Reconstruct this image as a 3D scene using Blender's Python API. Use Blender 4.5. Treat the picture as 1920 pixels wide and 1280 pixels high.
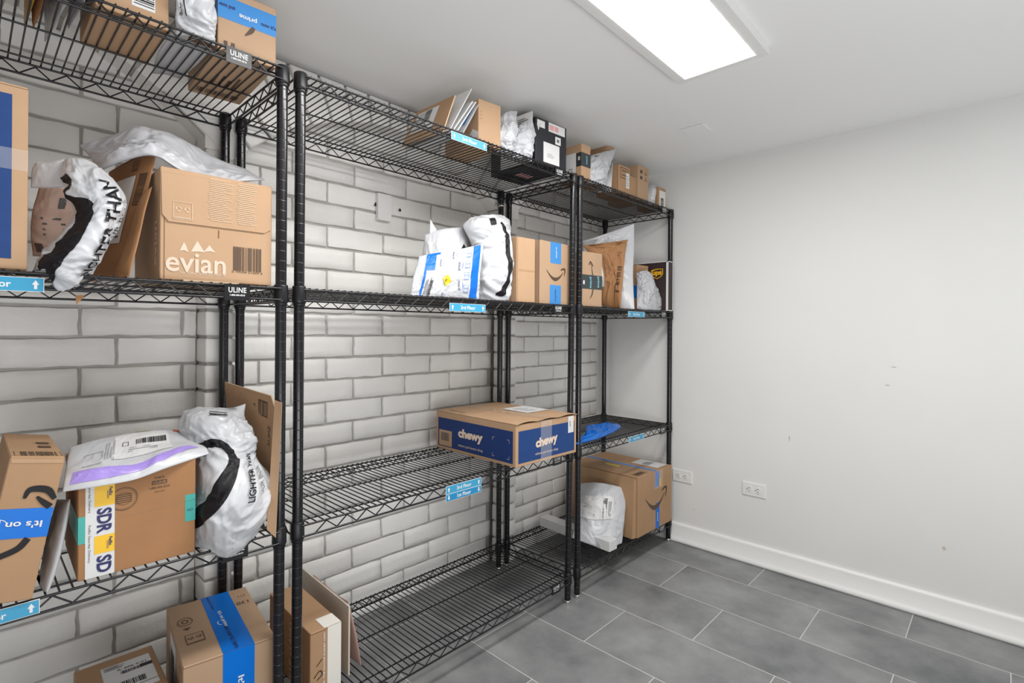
import bpy, bmesh, math, random
import numpy as np
from mathutils import Vector, Matrix, noise
from math import sin, cos, pi, radians

random.seed(7)
for o in list(bpy.data.objects):
    bpy.data.objects.remove(o)
SC = bpy.context.scene
COL = SC.collection

# ------------------------------------------------------------------ camera, world, light, exposure
F_PX, YAW, CAM_Z, HORIZON, ROLL = 971.9138, 0.7601, 1.1517, 617.2437, 0.0072
cam = bpy.data.cameras.new('camera')
cam_o = bpy.data.objects.new('camera', cam)
COL.objects.link(cam_o)
SC.camera = cam_o
cam.sensor_width = 36.0
cam.lens = F_PX / 1920 * 36.0
cam.shift_y = -(640 - HORIZON) / 1920
cam.clip_start = 0.02
fwd = Vector((cos(YAW), sin(YAW), 0))
rgt = Vector((sin(YAW), -cos(YAW), 0))
up = Vector((0, 0, 1))
r2 = rgt * cos(ROLL) + up * sin(ROLL)
u2 = up * cos(ROLL) - rgt * sin(ROLL)
M = Matrix((r2, u2, -fwd)).transposed().to_4x4()
M.translation = (0, 0, CAM_Z)
cam_o.matrix_world = M

SC.view_settings.view_transform = 'Standard'
SC.view_settings.look = 'None'
SC.view_settings.gamma = 1.0
SC.view_settings.use_curve_mapping = False
SC.view_settings.exposure = 0.0

w = bpy.data.worlds.new('world')
SC.world = w
w.use_nodes = True
w.node_tree.nodes['Background'].inputs[0].default_value = (1.0, 0.99, 0.975, 1)
w.node_tree.nodes['Background'].inputs[1].default_value = 0.38

LAMP_STRENGTH = 29.0
# unseen fill lights added out of view to brighten the room
def area(name, loc, rot, sx, sy, power, col=(1, 1, 1)):
    l = bpy.data.lights.new(name, 'AREA')
    l.shape = 'RECTANGLE'; l.size = sx; l.size_y = sy; l.energy = power; l.color = col
    o = bpy.data.objects.new(name, l); COL.objects.link(o)
    o.location = loc; o.rotation_euler = rot
    return o
area('side_fill_light', (-1.0, -1.3, 0.9), (radians(100), 0, radians(-45)), 1.8, 1.4, 4, (1.0, 0.99, 0.98))  # added fill from behind the camera; no doorway stands there
area('overhead_fill_light', (1.25, -0.62, 2.0), (0, 0, 0), 1.2, 0.25, 9, (1.0, 0.99, 0.97))  # added overhead fill, unseen, for the floor and end wall
area('upward_fill_light', (-0.1, -1.2, 0.35), (radians(160), 0, radians(-10)), 2.2, 1.2, 50, (0.97, 0.985, 1.0))  # added upward fill, unseen, lifts the ceiling brightness

# ------------------------------------------------------------------ helpers
def P(px, py, X=None, Y=None, Z=None):
    """the point of the room seen at a pixel of the photograph, on a plane of known X, Y or Z"""
    x = px - 960; y = py - HORIZON
    c, s = cos(-ROLL), sin(-ROLL)
    x, y = x * c - y * s, x * s + y * c
    d = Vector((cos(YAW) + x / F_PX * sin(YAW), sin(YAW) - x / F_PX * cos(YAW), -y / F_PX))
    if X is not None: t = X / d.x
    elif Y is not None: t = Y / d.y
    else: t = (Z - CAM_Z) / d.z
    return Vector((d.x * t, d.y * t, CAM_Z + d.z * t))

def srgb(r, g, b):
    f = lambda c: (c / 255 / 12.92) if c / 255 <= 0.04045 else ((c / 255 + 0.055) / 1.055) ** 2.4
    return (f(r), f(g), f(b))

MATS = {}
def mat(name, col, rough=0.6, metal=0.0, spec=0.5, noise_amt=0.0, noise_scale=20, bump=0.0, bump_scale=60,
        bump_dist=0.001, alpha=1.0, coat=0.0, emit=0.0, trans=0.0, crease=False):
    m = bpy.data.materials.new(name); m.use_nodes = True
    nt = m.node_tree; b = nt.nodes['Principled BSDF']
    b.inputs['Base Color'].default_value = (*col, 1)
    b.inputs['Roughness'].default_value = rough
    b.inputs['Metallic'].default_value = metal
    b.inputs['Specular IOR Level'].default_value = spec
    b.inputs['Alpha'].default_value = alpha
    b.inputs['Coat Weight'].default_value = coat
    b.inputs['Transmission Weight'].default_value = trans
    if emit:
        b.inputs['Emission Color'].default_value = (*col, 1)
        b.inputs['Emission Strength'].default_value = emit
    if noise_amt or bump:
        tc = nt.nodes.new('ShaderNodeTexCoord')
    if noise_amt:
        n = nt.nodes.new('ShaderNodeTexNoise'); n.inputs['Scale'].default_value = noise_scale
        n.inputs['Detail'].default_value = 5
        nt.links.new(tc.outputs['Object'], n.inputs['Vector'])
        mr = nt.nodes.new('ShaderNodeMapRange')
        mr.inputs['From Min'].default_value = 0.3; mr.inputs['From Max'].default_value = 0.7
        mr.inputs['To Min'].default_value = 1 - noise_amt; mr.inputs['To Max'].default_value = 1 + noise_amt
        nt.links.new(n.outputs['Fac'], mr.inputs['Value'])
        mx = nt.nodes.new('ShaderNodeVectorMath'); mx.operation = 'SCALE'
        mx.inputs[0].default_value = col
        nt.links.new(mr.outputs['Result'], mx.inputs['Scale'])
        nt.links.new(mx.outputs['Vector'], b.inputs['Base Color'])
    if bump:
        n2 = nt.nodes.new('ShaderNodeTexNoise'); n2.inputs['Scale'].default_value = bump_scale
        n2.inputs['Detail'].default_value = 4
        if crease:
            n2.noise_type = 'RIDGED_MULTIFRACTAL'; n2.inputs['Distortion'].default_value = 0.6; n2.inputs['Detail'].default_value = 3
        nt.links.new(tc.outputs['Object'], n2.inputs['Vector'])
        bp = nt.nodes.new('ShaderNodeBump'); bp.inputs['Strength'].default_value = bump
        bp.inputs['Distance'].default_value = bump_dist
        nt.links.new(n2.outputs['Fac'], bp.inputs['Height'])
        nt.links.new(bp.outputs['Normal'], b.inputs['Normal'])
    MATS[name] = m
    return m

mat('drywall', (0.765, 0.765, 0.75), 0.75, noise_amt=0.012, noise_scale=3, bump=0.08, bump_scale=220, bump_dist=0.0006)
mat('ceiling_paint', (0.88, 0.88, 0.87), 0.85, bump=0.06, bump_scale=200, bump_dist=0.0006)
mat('trim_paint', (0.84, 0.84, 0.825), 0.4, bump=0.1, bump_scale=14, bump_dist=0.002)
mat('brick_paint', (0.80, 0.79, 0.765), 0.5, noise_amt=0.03, noise_scale=6, bump=0.55, bump_scale=55, bump_dist=0.003)
mat('mortar', (0.40, 0.39, 0.37), 0.8, noise_amt=0.18, noise_scale=14, bump=0.8, bump_scale=70, bump_dist=0.004)
mat('hole', (0.02, 0.018, 0.015), 0.9)
mat('black_metal', (0.006, 0.006, 0.008), 0.22, spec=0.55)
mat('black_plastic', (0.008, 0.008, 0.010), 0.36, spec=0.4)
mat('groove', (0.03, 0.03, 0.033), 0.35, spec=0.6)
mat('gold', (0.60, 0.33, 0.03), 0.45)
mat('ink_faint', (0.60, 0.44, 0.30), 0.7)
mat('chrome', (0.75, 0.75, 0.75), 0.15, metal=1.0)
mat('plastic_white', (0.80, 0.80, 0.78), 0.35)
mat('kraft', (0.40, 0.240, 0.130), 0.75, noise_amt=0.05, noise_scale=9, bump=0.12, bump_scale=160)
mat('kraft_pale', (0.46, 0.292, 0.172), 0.75, noise_amt=0.04, noise_scale=9, bump=0.12, bump_scale=160)
mat('kraft_pink', (0.44, 0.290, 0.182), 0.75, noise_amt=0.04, noise_scale=9, bump=0.12, bump_scale=160)
mat('kraft_orange', (0.36, 0.178, 0.075), 0.75, noise_amt=0.06, noise_scale=12, bump=0.12, bump_scale=160)
mat('kraft_dark', (0.17, 0.085, 0.04), 0.85)
mat('kraft_edge', (0.62, 0.46, 0.30), 0.8)
mat('pink_kraft_mailer', (0.56, 0.40, 0.33), 0.7, bump=0.5, bump_scale=60, bump_dist=0.002)
mat('rose_mailer', (0.42, 0.27, 0.23), 0.7, bump=0.5, bump_scale=60, bump_dist=0.002)
mat('paper', (0.68, 0.68, 0.68), 0.6)
mat('paper_warm', (0.76, 0.73, 0.67), 0.6)
mat('paper_beige', (0.60, 0.53, 0.45), 0.6)
mat('poly_white', (0.55, 0.56, 0.585), 0.33, spec=0.5, bump=0.55, bump_scale=13, bump_dist=0.0035, crease=True)
mat('poly_grey', (0.47, 0.475, 0.50), 0.36, spec=0.5, bump=0.55, bump_scale=13, bump_dist=0.0035, crease=True)
mat('poly_dark', (0.27, 0.275, 0.29), 0.4, spec=0.5, bump=0.55, bump_scale=13, bump_dist=0.0035, crease=True)
mat('poly_padded', (0.53, 0.54, 0.56), 0.4, bump=0.8, bump_scale=130, bump_dist=0.003)
mat('poly_blue', (0.0, 0.12, 0.50), 0.22, spec=0.45, bump=0.55, bump_scale=13, bump_dist=0.0035, crease=True)
mat('ink', (0.010, 0.009, 0.011), 0.5, spec=0.25)
mat('ink_soft', (0.10, 0.095, 0.095), 0.6)
mat('ink_grey', (0.36, 0.36, 0.37), 0.6)
mat('ink_brown', (0.085, 0.05, 0.03), 0.6)
mat('ink_white', (0.74, 0.75, 0.75), 0.6)
mat('ink_cream', (0.70, 0.56, 0.45), 0.6)
mat('ink_tan', (0.60, 0.41, 0.24), 0.6)
mat('ink_tan_white', (0.66, 0.53, 0.42), 0.6)
mat('ink_navy', (0.015, 0.015, 0.11), 0.5)
mat('tape_blue', (0.0, 0.155, 0.62), 0.35, spec=0.2)
mat('tape_blue_light', (0.05, 0.24, 0.58), 0.3, spec=0.35)
mat('blue_print', (0.0, 0.14, 0.60), 0.4, spec=.35)
mat('chewy_blue', (0.014, 0.052, 0.19), 0.6, spec=0.3, noise_amt=0.06, noise_scale=40)
mat('chewy_blue_shaded', (0.010, 0.035, 0.15), 0.6, spec=0.3, noise_amt=0.06, noise_scale=40)  # darker copy of the panel blue, shade painted in for the left side
mat('sign_blue', (0.05, 0.32, 0.53), 0.35, spec=0.35)
mat('sign_blue_deep', (0.02, 0.24, 0.48), 0.3)
mat('teal', (0.03, 0.37, 0.32), 0.4)
mat('purple', (0.36, 0.26, 0.68), 0.35)
mat('yellow', (0.85, 0.50, 0.01), 0.45)
mat('yellow_soft', (0.72, 0.62, 0.06), 0.5)
mat('orange_red', (0.75, 0.16, 0.04), 0.5)
mat('pale_red', (0.70, 0.35, 0.36), 0.6)
mat('tape_dark', (0.035, 0.043, 0.048), 0.3)
mat('cyan_print', (0.20, 0.55, 0.62), 0.5)
mat('black_card', (0.013, 0.014, 0.019), 0.45)
mat('ups_brown', (0.032, 0.018, 0.018), 0.5)
mat('ups_gold', (0.85, 0.45, 0.01), 0.45)
mat('clear_tape', (0.95, 0.95, 0.95), 0.1, alpha=0.16, spec=0.8)
mat('clear_tape_brown', (0.80, 0.66, 0.5), 0.12, alpha=0.25, spec=0.8)
mat('rubber', (0.05, 0.05, 0.05), 0.7)
mat('conduit', (0.62, 0.62, 0.62), 0.35, metal=0.3)

def floor_material():
    m = bpy.data.materials.new('floor_tile'); m.use_nodes = True
    nt = m.node_tree; N = nt.nodes; L = nt.links; b = N['Principled BSDF']
    tc = N.new('ShaderNodeTexCoord'); sp = N.new('ShaderNodeSeparateXYZ'); L.new(tc.outputs['Object'], sp.inputs[0])
    ax = N.new('ShaderNodeMath'); ax.operation = 'ADD'; ax.inputs[1].default_value = 0.021 + 8 * 0.572
    ay = N.new('ShaderNodeMath'); ay.operation = 'ADD'; ay.inputs[1].default_value = -2.4435 + 30 * 0.2885
    L.new(sp.outputs['Y'], ax.inputs[0]); L.new(sp.outputs['X'], ay.inputs[0])
    cb = N.new('ShaderNodeCombineXYZ'); L.new(ax.outputs[0], cb.inputs[0]); L.new(ay.outputs[0], cb.inputs[1])
    bt = N.new('ShaderNodeTexBrick'); L.new(cb.outputs[0], bt.inputs['Vector'])
    bt.inputs['Scale'].default_value = 1; bt.inputs['Brick Width'].default_value = 0.572
    bt.inputs['Row Height'].default_value = 0.2885; bt.inputs['Mortar Size'].default_value = 0.0016
    bt.inputs['Mortar Smooth'].default_value = 0.1; bt.inputs['Bias'].default_value = 0
    bt.offset = 0.5; bt.offset_frequency = 2
    bt.inputs['Color1'].default_value = (0.0, 0.0, 0.0, 1); bt.inputs['Color2'].default_value = (1, 1, 1, 1)
    # cloudy variation
    n1 = N.new('ShaderNodeTexNoise'); n1.inputs['Scale'].default_value = 3.2; n1.inputs['Detail'].default_value = 8; n1.inputs['Roughness'].default_value = 0.62
    n1.noise_dimensions = '4D'
    L.new(tc.outputs['Object'], n1.inputs['Vector'])
    sc = N.new('ShaderNodeMath'); sc.operation = 'MULTIPLY'; sc.inputs[1].default_value = 7.0
    sepc = N.new('ShaderNodeSeparateColor'); L.new(bt.outputs['Color'], sepc.inputs[0]); L.new(sepc.outputs[0], sc.inputs[0]); L.new(sc.outputs[0], n1.inputs['W'])
    cr = N.new('ShaderNodeValToRGB')
    cr.color_ramp.elements[0].position = 0.34; cr.color_ramp.elements[0].color = (0.125, 0.131, 0.136, 1)
    cr.color_ramp.elements[1].position = 0.68; cr.color_ramp.elements[1].color = (0.31, 0.315, 0.315, 1)
    L.new(n1.outputs['Fac'], cr.inputs[0])
    mx = N.new('ShaderNodeMixRGB'); mx.inputs[2].default_value = (0.58, 0.57, 0.54, 1)
    L.new(bt.outputs['Fac'], mx.inputs[0]); L.new(cr.outputs[0], mx.inputs[1]); L.new(mx.outputs[0], b.inputs['Base Color'])
    b.inputs['Roughness'].default_value = 0.42
    bp = N.new('ShaderNodeBump'); bp.inputs['Strength'].default_value = 0.4; bp.inputs['Distance'].default_value = 0.002; bp.invert = True
    L.new(bt.outputs['Fac'], bp.inputs['Height']); L.new(bp.outputs['Normal'], b.inputs['Normal'])
    MATS['floor_tile'] = m
floor_material()
m = bpy.data.materials.new('lamp_diffuser'); m.use_nodes = True
_b = m.node_tree.nodes['Principled BSDF']; _b.inputs['Base Color'].default_value = (0.9, 0.9, 0.9, 1)
_b.inputs['Emission Color'].default_value = (1.0, 0.985, 0.96, 1); _b.inputs['Emission Strength'].default_value = LAMP_STRENGTH
MATS['lamp_diffuser'] = m

def link(name, mesh, parent=None, **props):
    o = bpy.data.objects.new(name, mesh); COL.objects.link(o)
    if parent is not None: o.parent = parent
    for k, v in props.items():
        if v is not None: o[k] = v
    return o

def empty(name, loc, label, cat, rotz=0.0, group=None, rot=None):
    o = bpy.data.objects.new(name, None); COL.objects.link(o)
    o.empty_display_size = 0.05
    o.location = loc
    o.rotation_euler = rot if rot else (0, 0, rotz)
    o['label'] = label; o['category'] = cat
    if group: o['group'] = group
    return o

class MB:
    """collects geometry with several materials into one mesh"""
    def __init__(s): s.v = []; s.f = []; s.m = []; s.mats = []; s.smooth = []
    def mi(s, m):
        if m not in s.mats: s.mats.append(m)
        return s.mats.index(m)
    def add(s, vs, fs, m, smooth=False):
        b = len(s.v); s.v += [tuple(v) for v in vs]; k = s.mi(m)
        for f in fs: s.f.append([b + i for i in f]); s.m.append(k); s.smooth.append(smooth)
    def box(s, lo, hi, m):
        x0, y0, z0 = lo; x1, y1, z1 = hi
        s.add([(x0,y0,z0),(x1,y0,z0),(x1,y1,z0),(x0,y1,z0),(x0,y0,z1),(x1,y0,z1),(x1,y1,z1),(x0,y1,z1)],
              [(0,3,2,1),(4,5,6,7),(0,1,5,4),(1,2,6,5),(2,3,7,6),(3,0,4,7)], m)
    def rod(s, a, b, r, m, n=6):
        a = Vector(a); b = Vector(b); d = (b - a).normalized()
        t = Vector((0, 0, 1)) if abs(d.z) < 0.9 else Vector((1, 0, 0))
        p = d.cross(t).normalized(); q = d.cross(p)
        vs = []
        for e in (a, b):
            for i in range(n):
                an = 2 * pi * i / n
                vs.append(e + (p * cos(an) + q * sin(an)) * r)
        fs = [(i, (i + 1) % n, n + (i + 1) % n, n + i) for i in range(n)] + [tuple(range(n))[::-1], tuple(range(n, 2 * n))]
        s.add(vs, fs[:n], m, True); s.add(vs, [fs[n], fs[n + 1]], m)
    def tube(s, pts, r, m, n=6):
        for a, b in zip(pts[:-1], pts[1:]): s.rod(a, b, r, m, n)
    def lathe(s, prof, cx, cy, m, n=20, caps=True):
        """prof: list of (radius, z) ; m may be a list per ring segment"""
        vs = []
        for r, z in prof:
            for i in range(n):
                an = 2 * pi * i / n
                vs.append((cx + r * cos(an), cy + r * sin(an), z))
        for k in range(len(prof) - 1):
            mm = m[k] if isinstance(m, list) else m
            s.addf(vs, [(k*n+i, k*n+(i+1) % n, (k+1)*n+(i+1) % n, (k+1)*n+i) for i in range(n)], mm, k == 0)
        if caps:
            mm = m[0] if isinstance(m, list) else m
            b = s._base
            s.f.append([b + i for i in range(n)][::-1]); s.m.append(s.mi(mm)); s.smooth.append(False)
            e = b + (len(prof) - 1) * n
            s.f.append([e + i for i in range(n)]); s.m.append(s.mi(mm)); s.smooth.append(False)
    def addf(s, vs, fs, m, first):
        if first: s._base = len(s.v); s.v += [tuple(v) for v in vs]
        k = s.mi(m)
        for f in fs: s.f.append([s._base + i for i in f]); s.m.append(k); s.smooth.append(True)
    def mesh(s, name):
        me = bpy.data.meshes.new(name)
        me.from_pydata(s.v, [], s.f)
        for m in s.mats: me.materials.append(MATS[m])
        me.polygons.foreach_set('material_index', s.m)
        me.polygons.foreach_set('use_smooth', s.smooth)
        me.update()
        return me
    def build(s, name, parent=None, **props):
        return link(name, s.mesh(name), parent, **props)

# ---- lettering
_tc = {}
def text_geo(body, bold=0.0, shear=0.0, space=1.0):
    k = (body, bold, shear, space)
    if k in _tc: return _tc[k]
    c = bpy.data.curves.new('lettering', 'FONT'); c.body = body; c.size = 1.0; c.offset = bold; c.shear = shear
    c.resolution_u = 3; c.space_character = space; c.align_x = 'CENTER'
    o = bpy.data.objects.new('lettering', c); COL.objects.link(o)
    dg = bpy.context.evaluated_depsgraph_get()
    me = bpy.data.meshes.new_from_object(o.evaluated_get(dg))
    vs = [(v.co.x, v.co.y) for v in me.vertices]; fs = [tuple(p.vertices) for p in me.polygons]
    bpy.data.objects.remove(o); bpy.data.curves.remove(c); bpy.data.meshes.remove(me)
    if vs:
        xs = [v[0] for v in vs]; ys = [v[1] for v in vs]
        x0, x1, y0, y1 = min(xs), max(xs), min(ys), max(ys)
        cx, cy = (x0 + x1) / 2, (y0 + y1) / 2
        vs = [(x - cx, y - cy) for x, y in vs]
        _tc[k] = (vs, fs, x1 - x0, y1 - y0)
    else: _tc[k] = ([], [], 1, 1)
    return _tc[k]

class Print:
    """flat marks laid on a surface: fn(x, y, off) -> point, x/y in metres on the face"""
    def __init__(s, fn, off=0.0006): s.fn = fn; s.mb = MB(); s.off = off
    def quad(s, x0, y0, x1, y1, m, lift=0, nx=1, ny=1, skew=0.0):
        vs = []; fs = []
        for j in range(ny + 1):
            for i in range(nx + 1):
                x = x0 + (x1 - x0) * i / nx; y = y0 + (y1 - y0) * j / ny
                vs.append(s.fn(x + skew * (y - y0), y, s.off + lift))
        for j in range(ny):
            for i in range(nx):
                a = j * (nx + 1) + i; fs.append((a, a + 1, a + nx + 2, a + nx + 1))
        s.mb.add(vs, fs, m)
    def poly(s, pts, m, lift=0):
        s.mb.add([s.fn(x, y, s.off + lift) for x, y in pts], [tuple(range(len(pts)))], m)
    def strip(s, left, right, m, lift=0):
        n = len(left); vs = [s.fn(x, y, s.off + lift) for x, y in left] + [s.fn(x, y, s.off + lift) for x, y in right]
        s.mb.add(vs, [(i, i + 1, n + i + 1, n + i) for i in range(n - 1)], m)
    def frame(s, x0, y0, x1, y1, t, m, lift=0):
        s.quad(x0, y0, x1, y0 + t, m, lift); s.quad(x0, y1 - t, x1, y1, m, lift)
        s.quad(x0, y0, x0 + t, y1, m, lift); s.quad(x1 - t, y0, x1, y1, m, lift)
    def ring(s, cx, cy, rx, ry, t, m, lift=0, n=28, a0=0, a1=2 * pi):
        L = []; R = []
        for i in range(n + 1):
            a = a0 + (a1 - a0) * i / n
            L.append((cx + rx * cos(a), cy + ry * sin(a))); R.append((cx + (rx - t) * cos(a), cy + (ry - t) * sin(a)))
        s.strip(L, R, m, lift)
    def text(s, body, cx, cy, h=None, w=None, ang=0, m='ink', lift=0.0005, bold=0.0, shear=0.0, space=1.0, flip=False):
        vs, fs, W, H = text_geo(body, bold, shear, space)
        if not vs: return
        k = (h / H) if h else (w / W)
        kx = (w / W) if w else k
        ky = k
        c, sn = cos(ang), sin(ang)
        out = []
        for x, y in vs:
            x *= kx * (-1 if flip else 1); y *= ky
            out.append(s.fn(cx + x * c - y * sn, cy + x * sn + y * c, s.off + lift))
        s.mb.add(out, fs, m)
    def bars(s, x0, y0, x1, y1, m='ink', vertical=True, lift=0.0005, seed=1, dens=34):
        r = random.Random(seed); t = 0.0
        while t < 1:
            wd = r.choice((1, 1, 2, 3)) / (dens * 2.2); g = r.choice((1, 1, 2)) / (dens * 2.2)
            e = min(1, t + wd)
            if vertical: s.quad(x0 + (x1 - x0) * t, y0, x0 + (x1 - x0) * e, y1, m, lift)
            else: s.quad(x0, y0 + (y1 - y0) * t, x1, y0 + (y1 - y0) * e, m, lift)
            t = e + g
    def fine(s, x0, y0, x1, y1, rows, m='ink_soft', lift=0.0005, seed=3, vertical=False, fill=0.4):
        r = random.Random(seed)
        for k in range(rows):
            a = r.uniform(0, 0.12); e = r.uniform(0.6, 1.0)
            if not vertical:
                y = y0 + (y1 - y0) * (k + 0.3) / rows; hh = (y1 - y0) / rows * fill
                s.quad(x0 + (x1 - x0) * a, y, x0 + (x1 - x0) * e, y + hh, m, lift)
            else:
                x = x0 + (x1 - x0) * (k + 0.3) / rows; hh = (x1 - x0) / rows * fill
                s.quad(x, y0 + (y1 - y0) * a, x + hh, y0 + (y1 - y0) * e, m, lift)
    def smile(s, cx, cy, w, ang=0, m='ink_brown', lift=0.0005, thick=1.0, flip=1):
        """curved arrow mark: a crescent with a hooked arrow head on its right end"""
        c, sn = cos(ang), sin(ang)
        def T(x, y): x *= w * flip; y *= w; return (cx + x * c - y * sn, cy + x * sn + y * c)
        L = []; R = []
        n = 16
        for i in range(n + 1):
            t = i / n; x = -0.5 + 0.88 * t
            base = 0.12 - 0.30 * sin(pi * min(1, t * 0.93 + 0.02)) ** 0.9
            th = 0.012 + 0.10 * sin(pi * (0.06 + 0.86 * t)) * thick * (0.55 + 0.45 * sin(pi * t))
            L.append(T(x, base + th * 0.35)); R.append(T(x, base - th * 0.65))
        s.strip(L, R, m, lift)
        a = [(0.24, 0.15), (0.34, 0.205), (0.45, 0.215), (0.50, 0.18), (0.495, 0.09), (0.445, -0.05)]
        b = [(0.27, 0.115), (0.35, 0.15), (0.42, 0.155), (0.445, 0.14), (0.44, 0.08), (0.42, -0.055)]
        s.strip([T(*p) for p in a], [T(*p) for p in b], m, lift)
    def recycle(s, x0, y0, x1, y1, m='ink_soft', lift=0.0005):
        t = (x1 - x0) * 0.04; s.frame(x0, y0, x1, y1, t, m, lift)
        for cx in ((x0 * 0.72 + x1 * 0.28), (x0 * 0.28 + x1 * 0.72)):
            cy = (y0 + y1) / 2 + (y1 - y0) * 0.08; r = (x1 - x0) * 0.16
            for k in range(3):
                s.ring(cx, cy, r, r, r * 0.42, m, lift, 6, k * 2 * pi / 3, k * 2 * pi / 3 + 1.5)
        s.quad(x0 + 2 * t, y0 + 2 * t, x1 - 2 * t, y0 + 3.5 * t, m, lift)
    def build(s, name, parent, **props):
        return s.mb.build(name, parent, **props)

def label_on(pr, x0, y0, x1, y1, m='paper', seed=1, dense=True, vert=False, lift=0.0):
    """shipping label: paper, barcodes and small print"""
    pr.quad(x0, y0, x1, y1, m, lift)
    W = x1 - x0; H = y1 - y0; l = lift + 0.0004
    if not vert:
        pr.fine(x0 + W * .06, y0 + H * .72, x0 + W * .6, y0 + H * .94, 4, 'ink_soft', l, seed)
        pr.bars(x0 + W * .12, y0 + H * .42, x0 + W * .85, y0 + H * .62, 'ink', True, l, seed)
        if dense: pr.bars(x0 + W * .12, y0 + H * .08, x0 + W * .85, y0 + H * .26, 'ink', True, l, seed + 1)
        pr.quad(x0 + W * .04, y0 + H * .66, x0 + W * .96, y0 + H * .68, 'ink', l)
        pr.quad(x0 + W * .04, y0 + H * .34, x0 + W * .96, y0 + H * .355, 'ink', l)
    else:
        pr.fine(x0 + W * .06, y0 + H * .06, x0 + W * .3, y0 + H * .7, 4, 'ink_soft', l, seed, True)
        pr.bars(x0 + W * .42, y0 + H * .12, x0 + W * .62, y0 + H * .85, 'ink', False, l, seed)
        if dense: pr.bars(x0 + W * .76, y0 + H * .12, x0 + W * .94, y0 + H * .85, 'ink', False, l, seed + 1)

# ------------------------------------------------------------------ room shell
XW, ZC = 2.6934, 2.0355
CS = 0.015                                # the ceiling falls slightly towards the end wall
def ceil_z(x): return ZC + CS * (XW - x)
XL, YF_ROOM = -0.9, -0.75     # walls behind the camera left out so world light adds fill
YB, YC, YP = 1.857, 1.822, 1.775          # brick plane behind the left and middle racks, behind the right rack, pier faces
XP1a, XP1b, XP2a, XP2b = 0.503, 0.590, 1.806, 1.902

b = MB(); b.add([(XL, YF_ROOM, 0), (XW, YF_ROOM, 0), (XW, YB + .05, 0), (XL, YB + .05, 0)], [(0, 1, 2, 3)], 'floor_tile')
b.build('floor', kind='structure')
b = MB(); b.add([(XL, YF_ROOM, ceil_z(XL)), (XW, YF_ROOM, ZC), (XW, YB + .05, ZC), (XL, YB + .05, ceil_z(XL))], [(3, 2, 1, 0)], 'ceiling_paint')
b.build('ceiling', kind='structure')
b = MB(); b.add([(XW, YF_ROOM, 0), (XW, YB + .1, 0), (XW, YB + .1, ZC + .002), (XW, YF_ROOM, ZC + .002)], [(3, 2, 1, 0)], 'drywall')
# scuffs and chips of their own shape on the wall
for (px, py, sx, sz) in ((1664, 722, .010, .004), (1480, 822, .004, .016), (1301, 955, .006, .003), (1770, 1028, .008, .01), (1676, 688, .012, .003)):
    q = P(px, py, X=XW)
    b.add([(XW - .0006, q.y - sx, q.z), (XW - .0006, q.y, q.z + sz), (XW - .0006, q.y + sx, q.z + sz * .2), (XW - .0006, q.y, q.z - sz)], [(0, 1, 2, 3)], 'paper_beige')
b.build('wall_right', kind='structure')
# baseboard with rounded shoe moulding and eased cap
b = MB()
prof = [(0, .100), (.004, .1005), (.010, .098), (.013, .092), (.014, .086), (.014, .030), (.022, .022), (.026, .012), (.027, .002), (.0, .002)]
vs = []
for yy in (YF_ROOM, YC - .003):
    for dx, z in prof: vs.append((XW - dx, yy, z))
n = len(prof)
b.add(vs, [(i, i + 1, n + i + 1, n + i) for i in range(n - 1)], 'trim_paint', True)
b.build('baseboard_right', kind='structure')

# ---- painted brick wall: every brick is modelled in the surface of one wall
def brick(mb, x0, x1, z0, z1, yf, depth, rnd, m='brick_paint', nx=6, nz=3, jit=0.0014):
    """a hand-made brick face with eased edges, front at yf, running back by depth"""
    vs = []; fs = []
    dx = x1 - x0; dz = z1 - z0; e = 0.0025
    xs = [x0 + e + (dx - 2 * e) * i / nx for i in range(nx + 1)]
    zs = [z0 + e + (dz - 2 * e) * j / nz for j in range(nz + 1)]
    tilt = rnd.uniform(-.0018, .0018); out = rnd.uniform(-.0015, .0022)
    for j, z in enumerate(zs):
        for i, x in enumerate(xs):
            jj = rnd.uniform(-jit, jit) if (0 < i < nx and 0 < j < nz) else rnd.uniform(-jit, jit) * .8
            ed = .0012 if (i in (0, nx) or j in (0, nz)) else 0
            vs.append((x + rnd.uniform(-.0017, .0017), yf - out + tilt * (i / nx - .5) + jj * .6 + ed, z + (rnd.uniform(-.0018, .0018))))
    W = nx + 1
    for j in range(nz):
        for i in range(nx): a = j * W + i; fs.append((a, a + 1, a + W + 1, a + W))
    # rim: outline ring pushed outwards/back, then to the depth
    rim = [j * W for j in range(nz, -1, -1)] + list(range(1, W)) + [j * W + nx for j in range(1, nz + 1)] + [nz * W + i for i in range(nx - 1, 0, -1)]
    cx = (x0 + x1) / 2; cz = (z0 + z1) / 2
    r1 = []; r2_ = []
    for k in rim:
        x, y, z = vs[k]
        ox = e * (1 if x > x1 - 2.2 * e else (-1 if x < x0 + 2.2 * e else 0)); oz = e * (1 if z > z1 - 2.2 * e else (-1 if z < z0 + 2.2 * e else 0))
        r1.append(len(vs)); vs.append((x + ox, yf + .003, z + oz))
    for k in range(len(rim)):
        x, y, z = vs[r1[k]]
        r2_.append(len(vs)); vs.append((x, yf + depth, z))
    nR = len(rim)
    for k in range(nR):
        k2 = (k + 1) % nR
        fs.append((rim[k], r1[k], r1[k2], rim[k2])[::1]); fs.append((r1[k], r2_[k], r2_[k2], r1[k2]))
    mb.add(vs, fs, m, True)

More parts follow.
